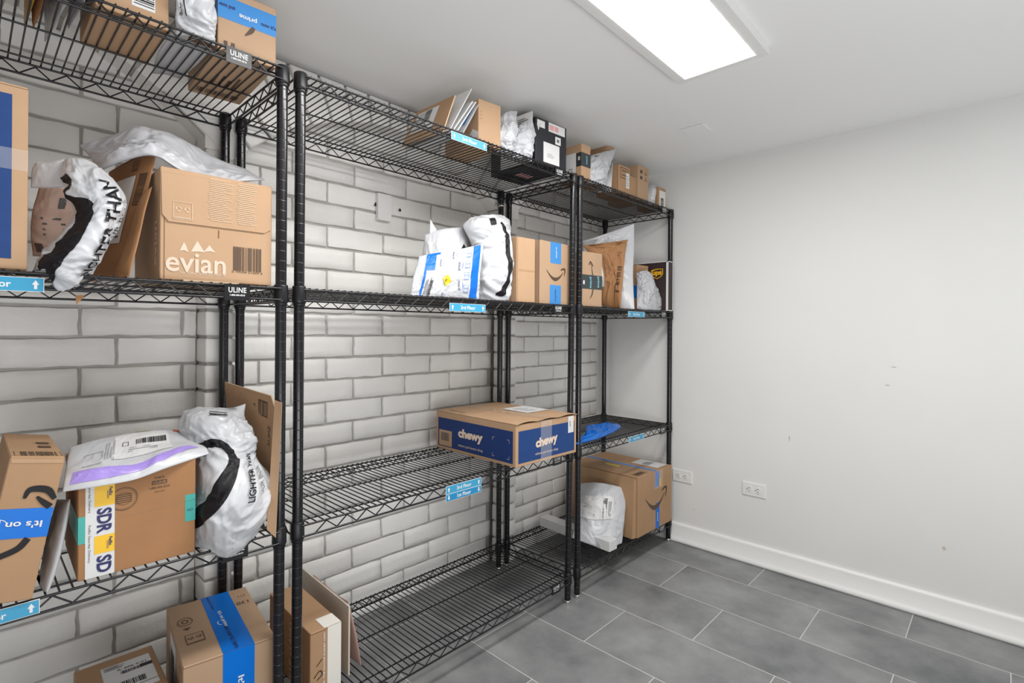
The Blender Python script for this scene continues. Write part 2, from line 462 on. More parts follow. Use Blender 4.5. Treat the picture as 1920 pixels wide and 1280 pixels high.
rb = random.Random(11)
bw = MB()
PITCH = 0.0835; Z0 = 1.210
def courses(x0, x1, yf, joint_even, joint_odd, length, z_lo, z_hi, gap=.0085, pitch=PITCH, z0=Z0):
    k0 = math.floor((z_lo - z0) / pitch); k1 = math.ceil((z_hi - z0) / pitch)
    for k in range(k0, k1):
        za = z0 + k * pitch; zb = za + pitch - gap
        if zb > z_hi + .06: continue
        za = max(za, 0.0); zb = min(zb, ceil_z(x1) - .012)
        if zb - za < .02: continue
        j = joint_even if (k % 2) else joint_odd      # course just below Z0 has k = -1
        s = j - math.ceil((j - x0) / length) * length
        x = s
        while x < x1:
            a = max(x + gap / 2, x0); c = min(x + length - gap / 2, x1)
            if c - a > .02: brick(bw, a, c, za + rb.uniform(-.001, .001), zb + rb.uniform(-.001, .001), yf, .0125, rb)
            x += length
# left bay, middle bay, right bay
courses(XL + .02, XP1a - .002, YB, 0.216, 0.298 - .0, 0.247, 0, ZC)
courses(XP1b + .002, XP2a - .002, YB, 0.693, 0.805, 0.2445, 0, ZC)
courses(XP2b + .002, XW - .012, YC, 2.129, 2.015, 0.2445, 0, ZC, z0=1.1985, pitch=.0800)
# the mortar beds behind the bricks
M_IN = .0085
for (xa, xb_, yy) in ((XL, XP1a, YB), (XP1b, XP2a, YB), (XP2b, XW - .0005, YC)):
    bw.add([(xa, yy + M_IN, 0), (xb_, yy + M_IN, 0), (xb_, yy + M_IN, ceil_z(xb_) - .001), (xa, yy + M_IN, ceil_z(xa) - .001)], [(3, 2, 1, 0)], 'mortar')
# piers: stacked headers with a mortar core
for (xa, xb_, yb2) in ((XP1a, XP1b, YB + .02), (XP2a, XP2b, YC + .02)):
    bw.box((xa + .007, YP + .007, 0), (xb_ - .007, yb2, ZC - .001), 'mortar')
    k = 0
    z = Z0 - math.floor(Z0 / PITCH) * PITCH - PITCH
    while z < 1.70:
        za = max(z, 0.0); zb = z + PITCH - .010
        if zb > .02:
            j = rb.uniform(-.002, .002)
            # header brick with rounded corners running back into the wall
            x0, x1, y0, y1 = xa + j, xb_ + j * .5, YP + rb.uniform(-.002, .002), yb2
            r = .005
            ring = [(x0, y1), (x0, y0 + r), (x0 + r * .3, y0 + r * .3), (x0 + r, y0), (x0 * .5 + x1 * .5, y0 - .001), (x1 - r, y0), (x1 - r * .3, y0 + r * .3), (x1, y0 + r), (x1, y1)]
            rr = [(x0 + .003, y1), (x0 + .003, y0 + r), (x0 + r * .6, y0 + r * .6), (x0 + r, y0 + .003), (x0 * .5 + x1 * .5, y0 + .002), (x1 - r, y0 + .003), (x1 - r * .6, y0 + r * .6), (x1 - .003, y0 + r), (x1 - .003, y1)]
            vs = [(x, y, za) for x, y in rr] + [(x, y, za + .004) for x, y in ring] + [(x, y, zb - .004) for x, y in ring] + [(x, y, zb) for x, y in rr]
            nn = len(ring); fs = []
            for q in range(3):
                for i in range(nn - 1): fs.append((q*nn+i, q*nn+i+1, (q+1)*nn+i+1, (q+1)*nn+i))
            fs.append(tuple(range(nn))[::-1]); fs.append(tuple(range(3 * nn, 4 * nn)))
            bw.add(vs, fs, 'brick_paint', True)
        z += PITCH
# segmental arches of soldier bricks springing from the piers, proud of the bays
def arch(xa, xb_, z_spring, z_crown, y0, y1, n, thick=.26, only=None):
    h = z_crown - z_spring; c = (xb_ - xa) / 2; R = (c * c + h * h) / (2 * h); cx = (xa + xb_) / 2; cz = z_crown - R
    A = math.asin(c / R)
    for i in range(n):
        a0 = -A + 2 * A * i / n + .0045 / R; a1 = -A + 2 * A * (i + 1) / n - .0045 / R
        vs = []
        yj = y0 + rb.uniform(-.002, .002)
        for yy, ins in ((yj, .003), (yj + .004, 0), (y1, 0)):
            for (rr, aa) in ((R + ins, a0 + ins / R), (R + ins, a1 - ins / R), (R + thick, a1 - ins / (R + thick)), (R + thick, a0 + ins / (R + thick))):
                z = min(cz + rr * cos(aa), ceil_z(cx + (R + .1) * sin(aa)) - .014)
                rr2 = (z - cz) / cos(aa)
                vs.append((cx + rr2 * sin(aa), yy, z))
        fs = [(0, 1, 2, 3)]
        for q in (0, 4):
            for k in range(4): k2 = (k + 1) % 4; fs.append((q + k, q + 4 + k, q + 4 + k2, q + k2))
        bw.add(vs, fs, 'brick_paint')
    # mortar behind the joints
    vs = []; N = 24
    for i in range(N + 1):
        a = -A + 2 * A * i / N
        for rr in (R + .006, R + thick):
            z = min(cz + rr * cos(a), ceil_z(cx + (R + .1) * sin(a)) - .018); rr2 = (z - cz) / cos(a)
            vs.append((cx + rr2 * sin(a), y0 + .009, z))
    bw.add(vs, [(2*i, 2*i+2, 2*i+3, 2*i+1) for i in range(N)], 'mortar')
    vs2 = []
    for i in range(N + 1):
        a = -A + 2 * A * i / N
        for yy in (y0 + .009, y1): vs2.append((cx + (R + .006) * sin(a), yy, cz + (R + .006) * cos(a)))
    bw.add(vs2, [(2*i, 2*i+1, 2*i+3, 2*i+2) for i in range(N)], 'mortar')
arch(XP1b - .02, XP2a + .02, 1.67, 1.95, YP - .004, YB + .005, 17)
arch(-0.78, XP1a + .02, 1.72, 2.00, YP - .004, YB + .005, 17)
# springer blocks above the piers
for (xa, xb_) in ((XP1a - .004, XP1b + .004), (XP2a - .004, XP2b + .004)):
    xm = (xa + xb_) / 2
    for (zl, zh, o) in ((1.700, 1.765, .0), (1.775, 1.855, .018), (1.865, 2.018, .05)):
        bw.add([(xa - o * .4, YP - .002, zl), (xb_ + o * .4, YP - .002, zl), (xb_ + o, YP - .002, zh), (xa - o, YP - .002, zh),
                (xa - o * .4, YB, zl), (xb_ + o * .4, YB, zl), (xb_ + o, YB, zh), (xa - o, YB, zh)],
               [(0, 1, 2, 3), (0, 3, 7, 4), (1, 5, 6, 2), (3, 2, 6, 7), (0, 4, 5, 1)], 'brick_paint')
# white corner strip where the brickwork meets the end wall
bw.box((XW - .012, YC - .006, 0), (XW - .0004, YC + .02, ZC - .001), 'drywall')
bw.box((XL, YB + .022, 0), (XW + .02, YB + .06, ZC + .08), 'mortar')  # unseen backing slab added to stop light leaking past the piers
# chips and holes
for (px, py, r) in ((749, 394, .007), (704, 384, .009)):
    q = P(px, py, Y=YB)
    bw.add([(q.x - r, YB - .0035, q.z - r * .5), (q.x + r * .6, YB - .0035, q.z - r * .9), (q.x + r, YB - .0035, q.z + r * .3), (q.x - r * .2, YB - .0035, q.z + r * 1.2)], [(0, 1, 2, 3)], 'hole')
bw.build('wall_back', kind='structure')

# wall patch: a small painted plate over the brickwork
b = MB()
q = P(717, 390, Y=YB)
b.box((q.x - .031, YB - .019, q.z - .054), (q.x + .031, YB - .0015, q.z + .054), 'drywall')
pl = b.build('cover_plate'); pl['label'] = 'small painted blank cover plate fixed upright on the white brick wall'; pl['category'] = 'cover plate'

# conduit clipped in the corner behind the left rack
b = MB()
b.rod((0.5712, YP - .007, .02), (0.5712, YP - .007, .80), .0050, 'conduit', 12)
for zz in (.30, .62): b.box((.5660, YP - .0130, zz), (.5765, YP, zz + .008), 'conduit')
cd = b.build('conduit'); cd['label'] = 'thin grey conduit running down the brick pier behind the left rack posts'; cd['category'] = 'pipe'

# ------------------------------------------------------------------ ceiling fixtures
t = empty('ceiling_light', (1.05, .6925, ceil_z(1.05)), 'long flat glowing white ceiling light panel', 'ceiling light', rot=(0, math.atan(CS), 0))
b = MB(); b.box((-.60, -.149, -.026), (.690, .149, -.0008), 'plastic_white'); b.build('housing', t)
b = MB(); b.add([(-.585, -.1165, -.0265), (.664, -.1165, -.0265), (.664, .1165, -.0265), (-.585, .1165, -.0265)], [(3, 2, 1, 0)], 'lamp_diffuser')
b.build('diffuser', t)

q = P(1292, 245, Z=ceil_z(2.2))
b = MB(); b.box((-.05, -.05, -.004), (.05, .05, -.0003), 'ceiling_paint'); o = b.build('access_plate'); o.location = (q.x + .01, q.y - .03, ceil_z(q.x + .01) - .0012); o.rotation_euler.y = math.atan(CS)
o['label'] = 'small square white access plate on the ceiling near the end wall'; o['category'] = 'access plate'

# ------------------------------------------------------------------ wall sockets
def outlet(yc, zc, label):
    t = empty('wall_socket', (XW, yc, zc), label, 'wall socket', rotz=pi, group='wall sockets on the end wall')
    # local: +x points into the room, y along the wall
    b = MB(); w2, h2 = .056, .034
    prof = [(0.0005, 0), (.004, 0), (.006, .004)]
    vs = []
    for (d, ins) in prof:
        for (a, c) in ((-1, -1), (1, -1), (1, 1), (-1, 1)): vs.append((d, a * (w2 - ins), c * (h2 - ins)))
    b.add(vs, [(0, 1, 5, 4), (1, 2, 6, 5), (2, 3, 7, 6), (3, 0, 4, 7), (4, 5, 9, 8), (5, 6, 10, 9), (6, 7, 11, 10), (7, 4, 8, 11), (8, 9, 10, 11)], 'plastic_white')
    b.rod((.006, 0, 0), (.0068, 0, 0), .003, 'plastic_white', 10)
    b.build('cover_plate', t)
    for s in (-1, 1):
        b = MB(); cy = s * .0205
        n = 24; R = .0155
        pts = [(cy + max(-.0135, min(.0135, R * cos(2 * pi * i / n))), R * sin(2 * pi * i / n)) for i in range(n)]
        b.add([(.0062, y, z) for y, z in pts] + [(.0084, y, z) for y, z in pts], [(i, (i + 1) % n, n + (i + 1) % n, n + i) for i in range(n)] + [tuple(range(n, 2 * n))], 'plastic_white')
        for (dy, dz, a, c) in ((-.0, .0065, .0045, .0012), (-.0, -.0065, .0038, .0012)):
            b.box((.0085, cy + dy - a, dz - c), (.0087, cy + dy + a, dz + c), 'hole')
        b.rod((.0085, cy - .0095 * 1, 0), (.0087, cy - .0095 * 1, 0), .0026, 'hole', 8)
        b.build('receptacle', t)
outlet(1.270, .359, 'white double wall socket just right of the right rack, at its post')
outlet(.897, .366, 'white double wall socket in the middle of the end wall, away from the rack')

# ------------------------------------------------------------------ wire racks
YF = 1.3293; DEP = 0.422; HP = 1.8059
LEVELS = [1.809, 1.256, 0.645, 0.125]
RO = .014                       # rails run this far outside the post centres
def post_mesh():
    b = MB(); prof = [(.0128, .016)]; mm = []
    z = .05
    while z < HP - .02:
        prof += [(.0130, z - .0013), (.0130, z - .0009), (.0127, z - .0004), (.0127, z + .0004), (.0130, z + .0009), (.0130, z + .0013)]
        z += .0254
    prof += [(.0130, HP - .004), (.0115, HP - .0005)]
    for k in range(len(prof) - 1):
        mm.append('groove' if prof[k][0] == .0127 and prof[k + 1][0] == .0127 else 'black_metal')
    b.lathe(prof, 0, 0, mm, 20)
    return b.mesh('post')
def foot_mesh():
    b = MB(); b.lathe([(.0105, .0), (.0118, .001), (.0118, .006), (.0125, .008), (.0125, .0155), (.010, .0165)], 0, 0, 'chrome', 20)
    return b.mesh('levelling_foot')
def collar_mesh():
    b = MB()
    b.lathe([(.0131, .0), (.0158, .0), (.0172, .002), (.0176, .008), (.0168, .042), (.0160, .0445), (.0145, .046), (.0131, .046)], 0, 0, 'black_plastic', 24, caps=False)
    b.lathe([(.0132, -.007), (.0145, -.007), (.0150, -.004), (.0150, .001)], 0, 0, 'black_plastic', 24, caps=False)
    return b.mesh('collar')
def shelf_mesh(L):
    """wire deck: front/back/side trusses, cross wires, lengthwise stiffeners; origin at the front left post, z=0 at the deck top"""
    b = MB(); rt, rw = .0029, .0019
    zt, zb = -.0060, -.0345
    # trusses on the long sides
    for yy in (-RO, DEP + RO):
        b.rod((.006, yy, zt), (L - .006, yy, zt), rt, 'black_metal', 8); b.rod((.006, yy, zb), (L - .006, yy, zb), rt, 'black_metal', 8)
        n = int((L - .08) / .030); x0 = (L - n * .030) / 2
        pts = [(x0 + i * .030, yy + (.003 if yy > 0 else -.0), (zt - .002) if i % 2 else (zb + .002)) for i in range(n + 1)]
        b.tube(pts, .0018, 'black_metal', 6)
    for xx in (-.006, L + .006):
        b.rod((xx, .006, zt), (xx, DEP - .006, zt), rt, 'black_metal', 8); b.rod((xx, .006, zb), (xx, DEP - .006, zb), rt, 'black_metal', 8)
        n = int((DEP - .08) / .030); y0 = (DEP - n * .030) / 2
        b.tube([(xx, y0 + i * .030, (zt - .002) if i % 2 else (zb + .002)) for i in range(n + 1)], .0018, 'black_metal', 6)
    n = int((L - .03) / .0200); x0 = (L - n * .0200) / 2
    for i in range(n + 1):
        x = x0 + i * .0200
        ya, yb_ = -RO - .002, DEP + RO + .002
        if x < .02 or x > L - .02: ya, yb_ = .02, DEP - .02
        b.rod((x, ya, -.0024), (x, yb_, -.0024), rw, 'black_metal', 6)
    for yy in (.028, DEP / 2, DEP - .028):
        b.rod((0, yy, -.0068), (L, yy, -.0068), .0024, 'black_metal', 8)
    return b.mesh('wire_shelf')
POST, FOOT, COLLAR = post_mesh(), foot_mesh(), collar_mesh()
def brand_plate(L):
    b = MB(); x0, x1 = L - .137, L - .081
    b.box((x0, -RO - .0052, -.0405), (x1, -RO - .0036, -.0035), 'black_plastic')
    p = Print(lambda x, y, o: (x, -RO - .0052 - o, y), .0002)
    cx = (x0 + x1) / 2
    p.text('ULINE', cx, -.0165, h=.0125, w=.039, bold=.018, space=1.08, m='ink_white', lift=.0002)
    p.text('1-800-295-5510', cx, -.0285, h=.0042, w=.033, bold=.03, m='ink_white', lift=.0002)
    k = len(b.v)
    b.v += p.mb.v; off = len(b.mats)
    for m_ in p.mb.mats: b.mi(m_)
    for f, mi_, sm in zip(p.mb.f, p.mb.m, p.mb.smooth):
        b.f.append([k + i for i in f]); b.m.append(b.mi(p.mb.mats[mi_])); b.smooth.append(sm)
    return b.mesh('brand_plate')

def rack(x0, L, label, lean=0.0):
    t = empty('wire_rack', (x0, YF, 0), label, 'shelving rack', group='black wire shelving racks along the brick wall')
    sm = shelf_mesh(L); bp = brand_plate(L)
    for (x, y) in ((0, 0), (L, 0), (0, DEP), (L, DEP)):
        p = link('post', POST, t); p.location = (x, y, 0)
        if lean and x > 0 and y == 0: p.location.x = x - lean; p.rotation_euler.y = math.atan(2 * lean / HP)
        f = link('foot', FOOT, p, label='chrome levelling foot')
    for z in LEVELS:
        s = link('shelf', sm, t); s.location = (0, 0, z)
        for (x, y) in ((0, 0), (L, 0), (0, DEP), (L, DEP)):
            c = link('collar', COLLAR, s); c.location = (x + (lean * (2 * z / HP - 1) if (lean and x > 0 and y == 0) else 0), y, -.0415 if z < 1.7 else -.0425)
        link('brand_plate', bp, s, label='small black maker plate')
    return t
rack(0.5479 - 1.165, 1.165, 'black wire rack at the left edge of the photo, crammed with parcels')
rack(0.5945, 1.165, 'tall black wire rack in the middle with the mostly empty lower shelves', lean=.010)
rack(1.816, .8356, 'narrower black wire rack at the far end against the end wall')

# clamps that tie the rear posts to the wall
for (x, z, lab) in ((1.7595, 1.742, 'small shiny pipe clamp high on the rear post of the middle rack'),
                    (0.5945, 1.607, 'small shiny clamp on the rear post behind the grey draped mailer')):
    b = MB()
    b.lathe([(.0132, -.006), (.0148, -.006), (.0148, .006), (.0132, .006)], 0, 0, 'chrome', 20, caps=False)
    b.box((-.030, -.003, -.0045), (-.0145, .003, .0045), 'chrome'); b.rod((-.027, -.004, 0), (-.027, .018, 0), .003, 'chrome', 8)
    o = b.build('post_clamp'); o.location = (x, YF + DEP, z); o['label'] = lab; o['category'] = 'clamp'

# ---- blue floor signs clipped on the shelf fronts
def floor_sign(x0, x1, zt, text, arrow, label, deep=False, h=.0265, tilt=0.0):
    t = empty('floor_sign', ((x0 + x1) / 2, YF - RO - .0056, zt - h / 2), label, 'sign', group='blue floor signs clipped to the shelf fronts', rot=(tilt, 0, 0))
    W = (x1 - x0) / 2
    b = MB(); b.box((-W, -.0008, -h / 2), (W, .0008, h / 2), 'ink_white')
    b.build('backing', t)
    p = Print(lambda x, y, o: (x, -.0008 - o, y), .0003)
    p.quad(-W + .0012, -h / 2 + .001, W - .0012, h / 2 - .001, 'sign_blue_deep' if deep else 'sign_blue')
    p.text(text, 0, 0, h=.0125, bold=.02, m='ink_white', lift=.0003)
    for s in (-1, 1):
        cx = s * (W - .012); d = 1 if arrow == 'up' else -1
        p.poly([(cx - .0052, 0), (cx + .0052, 0), (cx, .0085 * d)][::d], 'ink_white', .0003)
        p.quad(cx - .0022, -.008, cx + .0022, 0, 'ink_white', .0003) if d > 0 else p.quad(cx - .0022, 0, cx + .0022, .008, 'ink_white', .0003)
    p.build('printed_face', t)
    return t
floor_sign(-.055, .100, 1.2415, '3rd Floor', 'up', 'blue sign with white up arrow clipped under the big blue-sided carton at the left edge')
floor_sign(-.058, .097, .6405, '3rd Floor', 'up', 'blue sign with white up arrow clipped under the leaning carton at the left edge')
floor_sign(1.084, 1.243, 1.797, '3rd Floor', 'up', 'blue 3rd Floor sign on the top shelf of the middle rack')
floor_sign(1.082, 1.242, 1.2365, '3rd Floor', 'up', 'blue 3rd Floor sign below the quilted blue-striped mailer')
floor_sign(1.072, 1.228, .6405, '3rd Floor', 'up', 'blue 3rd Floor sign on the middle rack third shelf, directly above another sign')
floor_sign(1.072, 1.228, .6138, '1st Floor', 'down', 'blue 1st Floor sign with down arrows, lowest sign on the middle rack', deep=True, h=.0235)
floor_sign(2.186, 2.343, 1.243, '2nd Floor', 'up', 'small blue sign half covered by the tall white mailer, second shelf of the far rack')
floor_sign(2.199, 2.346, .6355, '2nd Floor', 'up', 'small blue 2nd Floor sign on the shelf that holds the blue bag')

# ------------------------------------------------------------------ cartons
def carton(name, label, A, B, h, d, m='kraft', cat='cardboard box', roll=0.0, pitch=0.0, flaps=None, group=None, mats=None, bulge=0.0):
    """a closed carton: A and B are its front bottom corners, d its depth, h its height.
    returns (empty, face functions, size)"""
    A = Vector(A); B = Vector(B)
    d2 = Vector((B.x - A.x, B.y - A.y, 0)); L = d2.length; yaw = math.atan2(d2.y, d2.x)
    t = empty(name, A, label, cat, group=group, rot=(pitch, roll, yaw))
    b = MB()
    mm = mats or {}
    mf = lambda k: mm.get(k, m)
    r = .0016
    # eased-edge body, one face each so that faces can differ in print
    x0, x1, y0, y1, z0, z1 = 0, L, 0, d, 0, h
    N = 8
    def face(k, f):
        vs = []; fs = []
        for j in range(N + 1):
            for i in range(N + 1):
                u, v = i / N, j / N
                bu = bulge * (sin(pi * u) * sin(pi * v)) ** .7 if bulge and 0 < i < N and 0 < j < N else 0
                vs.append(f(u, v, bu))
        W = N + 1
        for j in range(N):
            for i in range(N): a = j * W + i; fs.append((a, a + 1, a + W + 1, a + W))
        b.add(vs, fs, mf(k), bulge > 0)
    g = lambda u, L_: r + u * (L_ - 2 * r)
    face('F', lambda u, v, o: (g(u, L), -o, g(v, h)))
    face('K', lambda u, v, o: (L - g(u, L), d + o, g(v, h)))
    face('L', lambda u, v, o: (-o, d - g(u, d), g(v, h)))
    face('R', lambda u, v, o: (L + o, g(u, d), g(v, h)))
    face('T', lambda u, v, o: (g(u, L), g(v, d), h + o))
    face('B', lambda u, v, o: (g(u, L), d - g(v, d), -o))
    E = mm.get('E', m)
    # chamfers along the 12 edges
    def ch(a1, a2, b1, b2): b.add([a1, a2, b2, b1], [(0, 1, 2, 3)], E)
    for (zz, dz) in ((0, r), (h, -r)):
        ch((r, 0, zz + dz), (L - r, 0, zz + dz), (r, r, zz), (L - r, r, zz))
        ch((r, d, zz + dz), (L - r, d, zz + dz), (r, d - r, zz), (L - r, d - r, zz))
        ch((0, r, zz + dz), (0, d - r, zz + dz), (r, r, zz), (r, d - r, zz))
        ch((L, r, zz + dz), (L, d - r, zz + dz), (L - r, r, zz), (L - r, d - r, zz))
    for (xx, dx) in ((0, r), (L, -r)):
        ch((xx, r, r), (xx, r, h - r), (xx + dx, 0, r), (xx + dx, 0, h - r))
        ch((xx, d - r, r), (xx, d - r, h - r), (xx + dx, d, r), (xx + dx, d, h - r))
    b.build('carton_body', t)
    fn = {
        'F': lambda x, y, o: (x, -o - bulge * .0, y),
        'L': lambda x, y, o: (-o, d - x, y),
        'R': lambda x, y, o: (L + o, x, y),
        'T': lambda x, y, o: (x, y, h + o),
        'B': lambda x, y, o: (x, d - y, -o),
    }
    if flaps:
        # top flaps: thin boards meeting with a real gap; 'x' = seam runs along x, 'y' = seam runs along depth
        for kind in flaps:
            f = MB(); th = .0028; e = .0012
            if kind == 'Tx':
                f.box((e, .0, h), (L - e, d / 2 - .0012, h + th), mf('T')); f.build('top_flap', t)
                f = MB(); f.box((e, d / 2 + .0012, h), (L - e, d, h + th), mf('T')); f.build('top_flap', t)
                fn['T'] = lambda x, y, o: (x, y, h + th + o)
            if kind == 'Ty':
                f.box((0, e, h), (L / 2 - .0012, d - e, h + th), mf('T')); f.build('top_flap', t)
                f = MB(); f.box((L / 2 + .0012, e, h), (L, d - e, h + th), mf('T')); f.build('top_flap', t)
                fn['T'] = lambda x, y, o: (x, y, h + th + o)
    return t, fn, (L, d, h)

def seam(pr, x0, y0, x1, y1, w=.0012, m='kraft_dark'):
    if abs(x1 - x0) > abs(y1 - y0): pr.quad(x0, y0 - w / 2, x1, y1 + w / 2, m)
    else: pr.quad(x0 - w / 2, y0, x1 + w / 2, y1, m)

# ------------------------------------------------------------------ mailers and bags
def cr_basis(n, t):
    """catmull-rom weights of n control points at t in 0..1"""
    x = t * (n - 1); i = min(int(x), n - 2); f = x - i
    wts = np.zeros(n)
    p = [i - 1, i, i + 1, i + 2]
    c = [-.5*f + f*f - .5*f**3, 1 - 2.5*f*f + 1.5*f**3, .5*f + 2*f*f - 1.5*f**3, -.5*f*f + .5*f**3]
    for k, q in zip(p, c):
        if q == 0: continue
        if k < 0: wts[0] += 2 * q; wts[1] -= q
        elif k > n - 1: wts[n - 1] += 2 * q; wts[n - 2] -= q
        else: wts[k] += q
    return wts

class Bag:
    """a soft flat package: control net of its middle surface (rows bottom->top, left->right as seen), filled thickness and creases"""
    def __init__(s, net, th=.012, amp=.004, scale=9, seed=0, nu=64, nv=64, p=4.0, edge=.0, seam_w=.0, sharp=1.0):
        C = np.array([[tuple(q) for q in row] for row in net], float)
        nj, ni = C.shape[:2]
        nu = int(nu * 1.35); nv = int(nv * 1.35)
        s.nu, s.nv = nu, nv
        U = np.array([cr_basis(ni, i / nu) for i in range(nu + 1)]); V = np.array([cr_basis(nj, j / nv) for j in range(nv + 1)])
        Mid = np.einsum('vj,ui,jik->vuk', V, U, C)
        du = np.gradient(Mid, axis=1); dv = np.gradient(Mid, axis=0)
        Nn = np.cross(du, dv); Nn /= (np.linalg.norm(Nn, axis=2, keepdims=True) + 1e-9)
        s.W = np.linalg.norm(np.diff(Mid[nv // 2], axis=0), axis=1).sum(); s.H = np.linalg.norm(np.diff(Mid[:, nu // 2], axis=0), axis=1).sum()
        F = np.zeros_like(Mid); B = np.zeros_like(Mid)
        for j in range(nv + 1):
            v = j / nv
            for i in range(nu + 1):
                u = i / nu
                bb = ((1 - abs(2*u - 1)**p) * (1 - abs(2*v - 1)**p))
                bb = max(bb, 0) ** .55
                ed = min(1, 4 * min(u, 1-u, v, 1-v) + .25)
                q = Vector((u * s.W * scale * 1.5, v * s.H * scale * 1.5, seed * 3.7))
                wq = q + Vector((noise.noise(q * .7 + Vector((5, 1, 2))), noise.noise(q * .7 + Vector((1, 9, 3))), 0)) * .9
                c = 0; a = 1.0; f = 1.0
                for _ in range(4):
                    d1 = noise.voronoi(Vector((wq.x * f * .62, wq.y * f * .50, seed + f)), distance_metric='DISTANCE')[0]
                    c += a * (1.1 * min(d1[0], 1.2) - .45 + .30 - 1.1 * abs(noise.noise(wq * f + Vector((seed, f, 0))))); a *= .52; f *= 1.95
                c2 = noise.noise(q * .45 + Vector((0, 0, 4)))
                F[j, i] = Mid[j, i] + Nn[j, i] * (th * .7 * bb + amp * 1.5 * (c * 1.6 + c2 * .9) * ed)
                B[j, i] = Mid[j, i] - Nn[j, i] * (th * bb * .9 + .0008 - amp * .5 * (c2 * .8 + c * .3) * ed)
        s.F, s.B, s.N = F, B, Nn
    def S(s, x, y, off):
        """x,y in 0..1 across the face"""
        u = min(max(x, 0), 1) * s.nu; v = min(max(y, 0), 1) * s.nv
        i = min(int(u), s.nu - 1); j = min(int(v), s.nv - 1); fu = u - i; fv = v - j
        g = lambda A: (A[j, i] * (1-fu) * (1-fv) + A[j, i+1] * fu * (1-fv) + A[j+1, i] * (1-fu) * fv + A[j+1, i+1] * fu * fv)
        return g(s.F) + g(s.N) * off
    def Sm(s, x, y, off):
        return s.S(x / s.W, y / s.H, off)
    def make(s, name, label, cat='mailer', m='poly_white', mb='poly_white', group=None):
        nu, nv = s.nu, s.nv; W = nu + 1
        o0 = s.F.reshape(-1, 3).mean(axis=0); base = Vector((o0[0], o0[1], float(min(s.F[..., 2].min(), s.B[..., 2].min()))))
        t = empty(name, base, label, cat, group=group)
        b = MB()
        vs = [Vector(q) - base for q in s.F.reshape(-1, 3)] + [Vector(q) - base for q in s.B.reshape(-1, 3)]
        off = (nu + 1) * (nv + 1); f1 = []; f2 = []
        for j in range(nv):
            for i in range(nu):
                a = j * W + i
                f1.append((a, a + 1, a + W + 1, a + W)); f2.append((off + a, off + a + W, off + a + W + 1, off + a + 1))
        rim = [i for i in range(nu)] + [j * W + nu for j in range(nv)] + [nv * W + i for i in range(nu, 0, -1)] + [j * W for j in range(nv, 0, -1)]
        for k in range(len(rim)): a, c = rim[k], rim[(k + 1) % len(rim)]; f1.append((a, off + a, off + c, c))
        b.add(vs, f1, m, True)
        k = b.mi(mb)
        for f in f2: b.f.append(list(f)); b.m.append(k); b.smooth.append(True)
        b.build('mailer_body', t)
        s.base = base
        return t
    def printer(s, off=.0010, metric=True):
        f = s.Sm if metric else s.S
        return Print(lambda x, y, o: Vector(f(x, y, o)) - s.base, off)

def net(rows, **kw):
    """rows of (px, py, Y) -> world points"""
    return [[P(a, c, Y=d) for a, c, d in row] for row in rows]

def stripe(pr, path, w0, m, lift=0.0, n=14):
    """a broad curved stripe along a path of (x, y, halfwidth)"""
    pts = []
    K = len(path)
    for i in range(n * (K - 1) + 1):
        wts = cr_basis(K, i / (n * (K - 1)))
        pts.append(tuple(sum(wts[k] * path[k][q] for k in range(K)) for q in range(3)))
    L = []; R = []; Mid = []
    for i, (x, y, hw) in enumerate(pts):
        a = pts[max(i - 1, 0)]; c = pts[min(i + 1, len(pts) - 1)]
        dx, dy = c[0] - a[0], c[1] - a[1]; l = math.hypot(dx, dy) + 1e-9
        L.append((x - dy / l * hw, y + dx / l * hw)); R.append((x + dy / l * hw, y - dx / l * hw)); Mid.append((x, y))
    K = max(4, min(16, int(16 * w0) or 4)); lines = [[(a[0] + (b_[0] - a[0]) * k / K, a[1] + (b_[1] - a[1]) * k / K) for a, b_ in zip(L, R)] for k in range(K + 1)]
    for a, b_ in zip(lines[:-1], lines[1:]): pr.strip(a, b_, m, lift)

def on(z, p): return Vector((p.x, p.y, z + .0005))
Z1, Z2, Z3, Z4 = LEVELS

# ================================================================== left rack, second shelf
# big blue-sided carton cut by the frame
A = Vector((-.30, 1.335, Z2)); Bc = Vector((P(52, 400, Y=1.335).x, 1.335, Z2))
t, fn, (L, D, H) = carton('cardboard_box', 'large carton with deep blue front panel at the left edge, second shelf', A, Bc, P(52, 168, Y=1.335).z - Z2, .34, 'kraft_pale', flaps=['Tx'])
p = Print(fn['F']); p.quad(.02, .020, L - .0222, H - .016, 'chewy_blue', nx=4)
p.build('printed_panel', t)
p = Print(fn['F'], .0014); p.quad(.02, H * .545, L + .000, H * .66, 'clear_tape'); p.build('packing_tape', t, label='clear packing tape')
p = Print(fn['R'], .0006)
for k in range(60):
    y = H * k / 60
    p.quad(.0003, y, .0026, y + H / 120, 'kraft_dark', 0)
p.build('cut_edge', t, label='rough corrugated edge')

# pink kraft mailer behind the white one
bg = Bag(net([[(62, 480, 1.46), (105, 482, 1.45), (150, 480, 1.46)], [(58, 420, 1.47), (100, 420, 1.45), (148, 420, 1.46)], [(75, 345, 1.5), (110, 352, 1.48), (150, 356, 1.5)]]), .012, .004, 12, 3, 30, 30)
t = bg.make('kraft_mailer', 'pinkish brown paper mailer with small black print behind the striped white mailer', m='pink_kraft_mailer', mb='pink_kraft_mailer')
p = bg.printer()
p.quad(bg.W * .55, bg.H * .70, bg.W * .68, bg.H * .83, 'ink_soft', nx=3, ny=3)
p.fine(bg.W * .30, bg.H * .30, bg.W * .72, bg.H * .58, 4, 'ink_soft', seed=5)
p.bars(bg.W * .12, bg.H * .06, bg.W * .3, bg.H * .2, 'ink', seed=4)
p.build('print', t)

